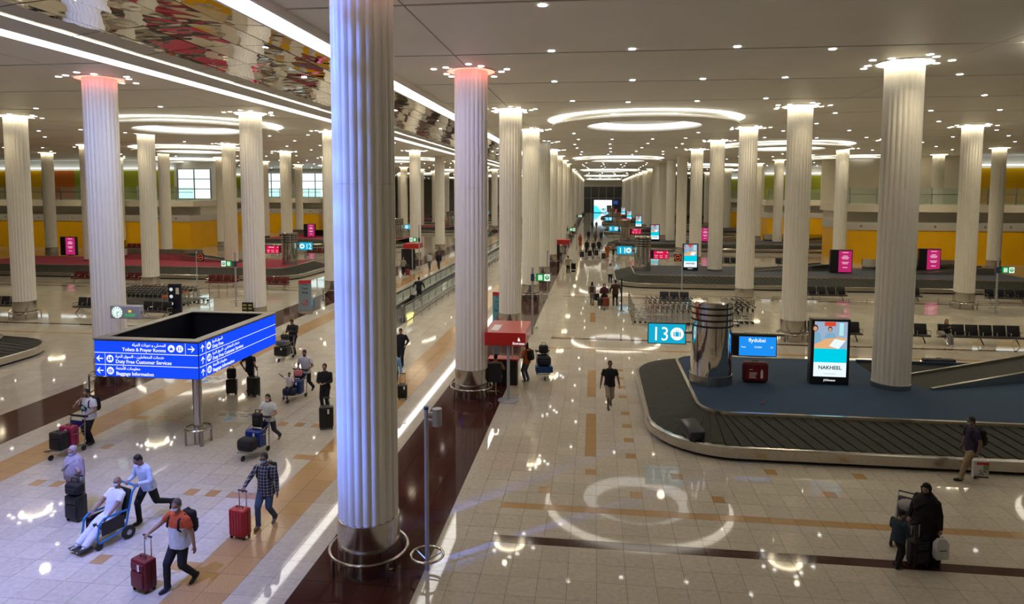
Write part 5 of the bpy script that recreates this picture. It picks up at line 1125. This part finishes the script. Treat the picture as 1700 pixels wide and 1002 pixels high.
# --- person in black hoodie with cart
f = (-.05, -1); x, y = -14.5, 30.75
person('person in black hoodie looking at a phone behind a loaded trolley', (x, y), f, 1.80, top=(26, 26, 30), bottom=(20, 20, 24), skin=.5, hands=((-.10, .30, 1.20), (.10, .30, 1.22)), feet=STAND, sleeve='long', head=(0, .5), vox=.014, girth=1.08)
t = root('phone', 'phone held by the person in the black hoodie', 'phone', (x, y, 0), rz_of(f)); part('case', MB().rbox((0, .42, 1.30), (.035, .006, .07), .005), M_BLACK, t); part('screen', MB().box((-.03, .412, 1.24), (.03, .4135, 1.36)), scr('phone', (90, 100, 120)), t)
tr, c = push_cart(x, y, f, 'luggage trolley stacked with grey and black cases before the hooded person', 2, .9)
px_, py_ = on_cart(c, f, 0, .12); suitcase(px_, py_, rz_of(f)+PI, (.66, .50, .42), (16, 16, 20), 'black case at the bottom of the stacked trolley', z=.25, wheels=False)
px_, py_ = on_cart(c, f, 0, .10); suitcase(px_, py_, rz_of(f)+PI, (.56, .40, .22), (92, 94, 100), 'grey case lying on the black case of the stacked trolley', z=.72, wheels=False, tagc=False)
px_, py_ = on_cart(c, f, .05, -.18); soft_bag(px_, py_, .95, rz_of(f)+PI, (.36, .22, .22), (30, 30, 34), 'dark bag on top of the stacked trolley')
# --- person behind the blue sign
f = (.25, .97); x, y = -13.5, 24.75
person('person in black clothes standing behind the blue sign between two black cases', (x, y), f, 1.75, top=(20, 20, 26), bottom=(16, 16, 20), skin=.6, hands=((-.35, .02, .95), (.30, .02, .98)), feet=WALK, sleeve='short', vox=.016)
suitcase(-14.05, 24.35, .2, (.40, .26, .56), (16, 17, 22), 'small black suitcase left of the person behind the blue sign', pull=.3, tagc=False); soft_bag(-14.05, 24.35, .64, .2, (.34, .2, .40), (18, 18, 24), 'black backpack on the small black suitcase behind the sign', 'backpack')
suitcase(-13.12, 24.3, -.4, (.48, .30, .70), (22, 24, 32), 'large black suitcase right of the person behind the blue sign', pull=.36, tagc=False)
# --- half hidden people left and right of the big column
f = (.1, -1); person('person in black jacket and white shirt, half hidden by the nearest column', (-9.62, 22.9), f, 1.76, top=(24, 24, 28), bottom=(18, 18, 22), skin=.62, hands=((-.1, .28, 1.1), (.1, .28, 1.1)), feet=STAND, sleeve='long', vox=.015)
suitcase(-8.86, 21.15, .3, (.46, .30, .72), (14, 14, 18), 'tall black suitcase beside the left edge of the nearest column', pull=.25)
f = (.15, -1); person('person in light blue shirt behind the nearest column with a black case', (-7.80, 25.35), f, 1.72, top=(120, 170, 215), bottom=(40, 46, 62), skin=.6, hands=((-.30, .05, .80), (.26, .05, .8)), feet=WALK, sleeve='long', vox=.015)
suitcase(-7.25, 24.62, .2, (.36, .24, .52), (14, 15, 20), 'small black suitcase right of the nearest column', pull=.40)
f = (.1, -1); person('man in black shirt and trousers walking right of the nearest column', (-8.72, 29.45), f, 1.76, top=(18, 20, 30), bottom=(16, 18, 24), skin=.5, hands=((-.24, .14, .98), (.22, .2, 1.0)), feet=WALK, sleeve='long', head=(0, .35), girth=1.08, vox=.015)
# --- kiosk people and loaded trolley
f = (0., 1); person('person in beige shirt sitting with back to the camera under the red canopy', (-3.80, 25.75), f, 1.70, top=(150, 125, 98), bottom=(26, 26, 32), skin=.6, hands=((-.2, .32, 1.05), (.2, .32, 1.05)), feet=((-.12, .45, .2), (.12, .45, .2)), vox=.016, sleeve='long', pz=.82, seat=True, knees=(0, .4, 1), lean=2)
f = (-.8, .5); x, y = -2.75, 27.6
pp = person('person in orange top and blue jeans at the counter of the red kiosk', (x, y), f, 1.70, top=(175, 95, 35), bottom=(72, 78, 100), shoe=(190, 185, 180), skin=.62, hands=((-.2, .24, 1.1), (.2, .24, 1.1)), feet=STAND, vox=.016, hairstyle='long'); backpack(pp, (20, 20, 24), 'black backpack on the person in the orange top')
f = (.2, -1); tr = trolley(-2.1, 28.4, rz_of(f), 'luggage trolley with blue case and black bags right of the red kiosk', 2); c = (-2.1, 28.4)
px_, py_ = on_cart(c, f, 0, .08); suitcase(px_, py_, rz_of(f)+PI, (.74, .44, .28), (20, 66, 130), 'blue case at the bottom of the trolley near the red kiosk', z=.25, wheels=False, tagc=False); soft_bag(px_, py_, .54, rz_of(f)+PI, (.60, .36, .40), (20, 26, 50), 'navy holdall on the blue case of the kiosk trolley'); px_, py_ = on_cart(c, f, 0, -.12); soft_bag(px_, py_, 1.02, rz_of(f)+PI, (.40, .28, .36), (24, 24, 30), 'black bag on top of the kiosk trolley', 'backpack')
# --- man walking in the aisle
f = (.12, -1); person('man in black shirt and pale shorts walking towards the camera beside the carousel', (.62, 24.6), f, 1.78, top=(14, 14, 16), bottom=(150, 140, 122), shoe=(40, 38, 38), skin=.34, hands=((-.36, .02, .82), (.34, .04, .82)), feet=((-.08, -.26, .08, .6), (.07, .2, 0, 0)), shorts=True, girth=1.06, vox=.012)
# --- man with shopping bag on the right
f = (-1., -.05); x, y = 10.45, 19.58
pp = person('man in purple polo and beige trousers with blue mask walking left past the carousel', (x, y), f, 1.80, top=(44, 32, 64), bottom=(150, 132, 100), shoe=(18, 18, 20), skin=.34, hair=(24, 22, 24), hands=((-.22, .05, .80), (.26, -.04, .80)) if 0 else ((-.24, -.02, .86), (.28, .1, .80)), feet=((-.09, .30, 0, 0), (.09, -.28, .06, .5)), girth=1.02, mask=(130, 165, 195), head=(.0, .1), grip=(True, False)); backpack(pp, (14, 14, 16), 'black backpack on the man in the purple polo')
t = root('shopping_bag', 'white shopping bag with red and green print carried by the man in purple', 'bag', (x+.10, y-.26, .0), 0.)
part('body', MB().loft([[(-.19, -.06, .20), (.19, -.06, .20), (.19, .06, .20), (-.19, .06, .20)], [(-.20, -.05, .66), (.20, -.05, .66), (.20, .05, .66), (-.20, .05, .66)]]), mat('bag white', S(205, 205, 200), .5), t)
part('handle_loop', MB().tube([(-.08, 0, .66), (-.05, 0, .76), (.05, 0, .76), (.08, 0, .66)], .008, 6), M_WHITE, t)
part('red_band', MB().box((-.12, -.0635, .56), (.19, -.058, .63)), mat('bag red', S(190, 40, 45), .5), t); part('green_patch', MB().box((.05, -.0655, .42), (.19, -.0605, .56)), mat('bag green', S(110, 150, 90), .5), t); part('black_base', MB().box((-.188, -.066, .20), (.188, -.0605, .24)), M_BLACK, t)
q = MB(); rnd = random.Random(2); [q.box((a, -.068, c_), (a+.03, -.0625, c_+.012)) for a, c_ in [(rnd.uniform(-.18, .14), rnd.uniform(.26, .40)) for _ in range(26)]]; part('print', q, mat('bag ink', S(60, 62, 58), .5), t)
# --- woman in black abaya, boy, stroller, case
f = (-.75, -.5); x, y = 7.22, 15.05
person('woman in a long black abaya and headscarf holding a white plastic bag', (x, y), f, 1.74, top=(9, 9, 10), bottom=(9, 9, 10), shoe=(10, 10, 10), skin=.55, hands=((-.36, .10, .80), (.22, .30, .95)), feet=((-.1, .06), (.1, -.06)), sleeve='long', robe=(.03, .30, 4, (9, 9, 10)), scarf=((8, 8, 9), .36), girth=1.12, head=(.2, .35), lean=6, grip=(True, True), mask=(10, 10, 10))
hw_ = Vector((x, y, 0))+Matrix.Rotation(rz_of(f), 3, 'Z') @ (Vector((-.36, .10, .80))*1.74/1.75)
t = root('plastic_bag', 'white plastic carrier bag hanging from the hand of the woman in black', 'bag', (hw_.x+.01, hw_.y, hw_.z-.56), .2)
part('body', MB().loft([[(-.12, -.05, 0), (.12, -.05, 0), (.12, .05, 0), (-.12, .05, 0)], [(-.14, -.07, .08), (.14, -.07, .08), (.14, .07, .08), (-.14, .07, .08)], [(-.14, -.06, .34), (.14, -.06, .34), (.14, .06, .34), (-.14, .06, .34)], [(-.08, -.03, .44), (.08, -.03, .44), (.08, .03, .44), (-.08, .03, .44)]]), mat('bag film', S(205, 205, 210), .35, bump=.4, bscale=14), t, True); part('handle_loop', MB().tube([(-.07, 0, .41), (0, 0, .50), (.07, 0, .41)], .012, 6), mat('bag film', (1, 1, 1)), t); part('print', MB().box((-.08, -.072, .20), (.08, -.066, .215)), M_BLACK, t)
f = (.85, .35); x, y = 6.48, 14.68
person('small boy in black cap and blue check shirt beside the black case', (x, y), f, 1.26, top=(34, 52, 66), bottom=(14, 14, 18), shoe=(50, 50, 54), skin=.62, hair=(14, 14, 16), cap=(14, 14, 18), hands=((-.2, .26, 1.02), (.16, .30, .98)), feet=((-.1, .10), (.1, -.10)), sleeve='long', girth=1.15, vox=.010, head=(-.2, .3))
suitcase(6.95, 14.82, .3, (.38, .26, .50), (10, 10, 12), 'black suitcase standing between the boy and the woman in black', pull=.3, tagc=False, soft=True)
def stroller(x, y, rz, lab, rgb=(70, 70, 78), hood=(150, 148, 150)):
    t = root('stroller', lab, 'stroller', (x, y, 0), rz, group='strollers'); m = cloth(rgb)
    for s_ in (-1, 1):
        part('frame', MB().tube([(s_*.24, -.42, 1.02), (s_*.25, -.20, .62), (s_*.25, .34, .10)], .014, 6).tube([(s_*.25, -.02, .44), (s_*.25, -.32, .10)], .014, 6), M_STEELD, t)
        for yy in (-.32, .34): part('wheel', MB().tube([(s_*.25-.02, yy, .09), (s_*.25+.02, yy, .09)], .09, 12), M_RUBBER, t)
    part('handle', MB().tube([(-.24, -.42, 1.02), (.24, -.42, 1.02)], .018, 8), M_BLACK, t); part('seat', MB().rbox((0, .05, .46), (.22, .20, .05), .04), m, t, True); part('backrest', MB().rbox((0, 0, 0), (.22, .05, .28), .04).xf(Matrix.Translation((0, -.16, .72)) @ Matrix.Rotation(.3, 4, 'X')), m, t, True)
    part('hood', MB().ell((0, -.12, .84), (.22, .20, .13), 14, 8), cloth(hood), t, 'all'); part('basket', MB().rbox((0, -.02, .24), (.20, .24, .08), .04), m, t, True)
    return t
stroller(7.12, 15.75, 2.6, 'grey stroller with pale hood behind the boy and woman in black')
# --- middle aisle people
f = (.1, 1); pp = person('woman with long dark hair and backpack walking away beside the red hijab woman', (-.12, 47.3), f, 1.66, top=(150, 130, 122), bottom=(120, 118, 120), skin=.75, hairstyle='long', feet=WALK, vox=.02, face=False); backpack(pp, (50, 44, 44), 'small backpack on the long-haired woman in the aisle'); soft_bag(.22, 47.25, .35, .2, (.34, .2, .5), (18, 18, 20), 'black bag hanging beside the long-haired woman in the aisle')
f = (0, -1); person('woman in dark red hijab pushing a trolley towards the camera in the aisle', (.72, 46.75), f, 1.62, top=(70, 14, 20), bottom=(30, 26, 30), skin=.7, hands=CARTH, feet=STAND, sleeve='long', scarf=((72, 16, 24), .3), vox=.02, mask=(220, 215, 215), girth=1.1)
tr, c = push_cart(.72, 46.75, f, 'luggage trolley with orange-brown case pushed by the woman in red', 2, .9); suitcase(c[0]+.12, c[1]-.15, PI, (.46, .30, .56), (128, 56, 34), 'orange-brown suitcase on the trolley of the woman in red', z=.25, wheels=False, tagc=False); suitcase(c[0]-.30, c[1]-.1, PI, (.32, .28, .5), (40, 42, 46), 'grey suitcase on the trolley of the woman in red', z=.25, wheels=False, tagc=False)
f = (0, 1); person('man in brown jacket and dark trousers seen from behind in the aisle', (1.5, 47.2), f, 1.84, top=(58, 36, 26), bottom=(48, 46, 44), skin=.5, hands=((-.36, .1, .88), (.36, .14, .92)), feet=((-.12, .0), (.12, -.06)), sleeve='long', vox=.02, girth=1.1, face=False)
person('man in white shirt and black trousers seen from behind before the second carousel', (1.42, 59.0), f, 1.74, top=(205, 200, 188), bottom=(16, 16, 18), skin=.5, feet=WALK, sleeve='long', vox=.022, face=False)
person('man in beige shirt and black trousers walking away with a stroller', (-2.52, 65.4), f, 1.76, top=(150, 142, 120), bottom=(18, 18, 20), skin=.4, hands=((-.3, .05, .8), (.42, .22, 1.0)), feet=WALK, vox=.022, face=False); stroller(-2.0, 65.7, 0., 'black stroller beside the man in the beige shirt', (18, 18, 20), (16, 16, 18))
far_p = [((963, 408), (150, 62, 40), 'woman in an orange robe near the small red kiosk', True), ((977, 399), (24, 24, 28), 'distant man in dark clothes striding across the aisle', False), ((988, 402), (70, 68, 64), 'distant man with a shoulder bag in the aisle group', False), ((998, 400), (40, 40, 46), 'distant man with a dark backpack in the aisle group', False), ((1008, 428), (160, 88, 26), 'distant woman in an orange dress beside a trolley', True), ((974, 420), (14, 14, 16), 'distant woman in black in the aisle group', True), ((985, 421), (26, 24, 26), 'distant person in dark clothes in the middle of the aisle group', False), ((994, 419), (34, 32, 34), 'distant person in dark grey at the right of the aisle group', False), ((983, 380), (50, 50, 50), 'far person in grey near the end of the aisle', False), ((990, 380), (80, 78, 74), 'far person in pale grey near the end of the aisle', False), ((1018, 424), (120, 100, 95), 'distant person in a check shirt beside the post', False), ((1026, 420), (90, 60, 60), 'distant person in a dull red shirt beside the post', False), ((969, 362), (40, 40, 44), 'farthest small dark figure in the aisle', False)]
for (a, c_), rgb, lb, rb in far_p:
    X_, Y_ = U(a, c_); person(lb, (X_, Y_), (random.uniform(-.4, .4), random.choice((1, -1))), 1.72, top=rgb, bottom=rgb if rb else (26, 26, 30), skin=.5, feet=WALK, sleeve='long', vox=.026, robe=(.06, .26, 4, rgb) if rb else None, scarf=(rgb, .3) if rb else None, face=False)
for (a, c_), rgb, lb in (((966, 430), (40, 46, 58), 'distant trolley loaded with dark luggage left of the aisle group'), ((979, 428), (24, 24, 28), 'distant trolley loaded with black luggage before the aisle group'), ((990, 427), (30, 28, 28), 'second distant trolley loaded with black luggage before the aisle group'), ((1002, 433), (60, 50, 50), 'distant trolley beside the woman in the orange dress')):
    X_, Y_ = U(a, c_); trolley(X_, Y_, PI, lb, 2); suitcase(X_, Y_-.15, 0, (.5, .4, .7), rgb, 'dark case on the '+lb.replace('distant trolley loaded with ', 'distant trolley of ')[:60], z=.25, wheels=False, tagc=False)
# --- people around the walkway and far left
f = (0, 1); pp = person('man in dark jacket standing on the moving walkway seen from behind', (-12.6, 47.2), f, 1.76, top=(24, 24, 30), bottom=(52, 52, 58), skin=.5, hands=((-.42, .12, .95), (.40, .12, .95)), feet=STAND, sleeve='long', vox=.018, z=.03, girth=1.1, face=False); soft_bag(-13.02, 46.9, .03, 0, (.36, .26, .5), (14, 14, 16), 'black bag standing on the moving walkway beside the man')
f = (.1, 1); person('person with fair hair in grey top walking away with a red suitcase', (-18.1, 62.2), f, 1.70, top=(140, 130, 120), bottom=(20, 20, 22), hair=(120, 90, 60), skin=.8, feet=WALK, vox=.022, hands=((-.26, .05, .8), (.3, .0, .85)), face=False, sleeve='long'); suitcase(-17.6, 61.9, .1, (.4, .26, .56), (130, 22, 34), 'red suitcase beside the fair-haired person', pull=.3, tagc=False); soft_bag(-17.6, 61.9, .64, .1, (.34, .2, .4), (30, 24, 28), 'dark bag on the red suitcase by the far column')
f = (0, -1); person('person in patterned white top walking towards the camera beside the walkway', (-16.8, 67.3), f, 1.74, top=(180, 178, 176), bottom=(90, 88, 84), skin=.4, feet=WALK, vox=.022, face=False, sleeve='long'); person('man in black jacket and jeans walking towards the camera beside the walkway', (-15.85, 67.4), f, 1.80, top=(18, 18, 20), bottom=(50, 54, 66), skin=.4, feet=WALK, vox=.022, face=False, sleeve='long')
f = (-.9, .2); person('distant figure in black walking past the third left carousel', (-27.6, 88.5), f, 1.76, top=(18, 18, 20), bottom=(18, 18, 20), skin=.4, feet=((-.1, .3), (.1, -.3)), vox=.026, face=False, sleeve='long')
# --- woman on the bench
f = (-.05, -1); person('woman with reddish hair in black top and grey trousers sitting on the bench', (18.5, 37.55), f, 1.68, top=(24, 22, 26), bottom=(120, 118, 124), shoe=(205, 205, 205), skin=.9, hair=(120, 70, 45), hairstyle='long', hands=((-.08, .26, .98), (.08, .24, .92)), feet=((-.10, .52), (.05, .62)), pz=.56, py=-.02, seat=True, lean=-4, knees=(0, .3, 1), vox=.016, sleeve='long', head=(-.3, .1))
soft_bag(18.15, 37.35, .49, 0, (.3, .24, .24), (150, 148, 140), 'pale bag on the bench seat beside the woman')
# --- loose luggage on the carousel
t = suitcase(3.03, 20.72, .30, (.52, .30, .76), (44, 46, 60), 'dark blue suitcase lying on the black belt of the right foreground carousel', z=.56, wheels=False, tagc=True, lie=True); t.rotation_euler = (.27, .0, .35)
suitcase(14.4, 29.75, .02, (1.25, .30, .42), (14, 14, 16), 'long black case on the far side belt of the right foreground carousel', z=.60, wheels=False, tagc=False, soft=True)
t = root('instrument_case', 'small black and white case on the far rim beside the totem', 'case', (7.0, 29.6, .70), .0); part('lid', MB().rbox((0, 0, .20), (.36, .14, .06), .03), mat('pale lid', S(170, 172, 170), .5), t); part('body', MB().rbox((0, 0, .08), (.36, .14, .07), .03), M_BLACK, t)
t = root('red_info_case', 'dark red sample suitcase with white luggage notice standing on the blue deck', 'case', (5.95, 25.35, ZDK), 0.); part('shell', MB().rbox((0, 0, .40), (.46, .16, .38), .12, seg=5), mat('case maroon', S(92, 16, 26), .5), t, 'all'); part('top_grip', MB().tube([(-.1, 0, .77), (-.09, 0, .82), (.09, 0, .82), (.1, 0, .77)], .015, 6), M_BLACK, t)
p = part('notice', MB().box((-.34, -.17, .14), (.36, -.158, .66)), mat('notice red', S(120, 16, 26), .5), t); q = MB(); [q.box((-.24, -.176, z_), (-.24+w_, -.171, z_+.03)) for z_, w_ in ((.50, .12), (.38, .28), (.32, .26), (.26, .22), (.20, .25))]; part('small_print', q, M_WHITE, p); part('luggage_symbol', MB().box((.16, -.178, .2), (.25, -.171, .46)).box((.18, -.178, .46), (.23, -.171, .52)), M_WHITE, p)
t = root('litter', 'tiny orange scrap lying on the blue carpet deck', 'litter', (6.0-.4, 22.7, ZDK), 0); part('scrap', MB().ell((0, 0, .03), (.05, .04, .03), 8, 6), mat('scrap', S(190, 70, 40), .6), t)
# floor decals by the sign
for i, (a, c_) in enumerate(((345, 630), (385, 692))):
    X_, Y_ = U(a, c_); t = root('floor_decal', 'white floor sticker with blue arrow %s the sign post' % ('behind' if i == 0 else 'beside'), 'sticker', (X_, Y_, .0005), .0, group='floor stickers')
    part('sheet', MB().box((-.75, -.45, 0), (.75, .55, .0015)), mat('sticker film', (.54, .51, .46), .12), t)
    q = MB(); [q.box((-.65+.36*k, .28, .0015), (-.40+.36*k, .36, .003)) for k in range(4)]; [q.box((-.6+.42*k, .10, .0015), (-.30+.42*k, .17, .003)) for k in range(3)]; part('print', q, mat('sticker ink', S(50, 56, 66), .4), t)
    q = MB(); q.add([(-.08, .0, .003), (.08, .0, .003), (.08, -.2, .003), (.2, -.2, .003), (0, -.42, .003), (-.2, -.2, .003), (-.08, -.2, .003)], [(0, 6, 5, 4, 3, 2, 1)]); part('arrow', q, mat('sticker blue', S(70, 150, 190), .4), t)
finish_people()
bpy.data.scenes.remove(TMP)
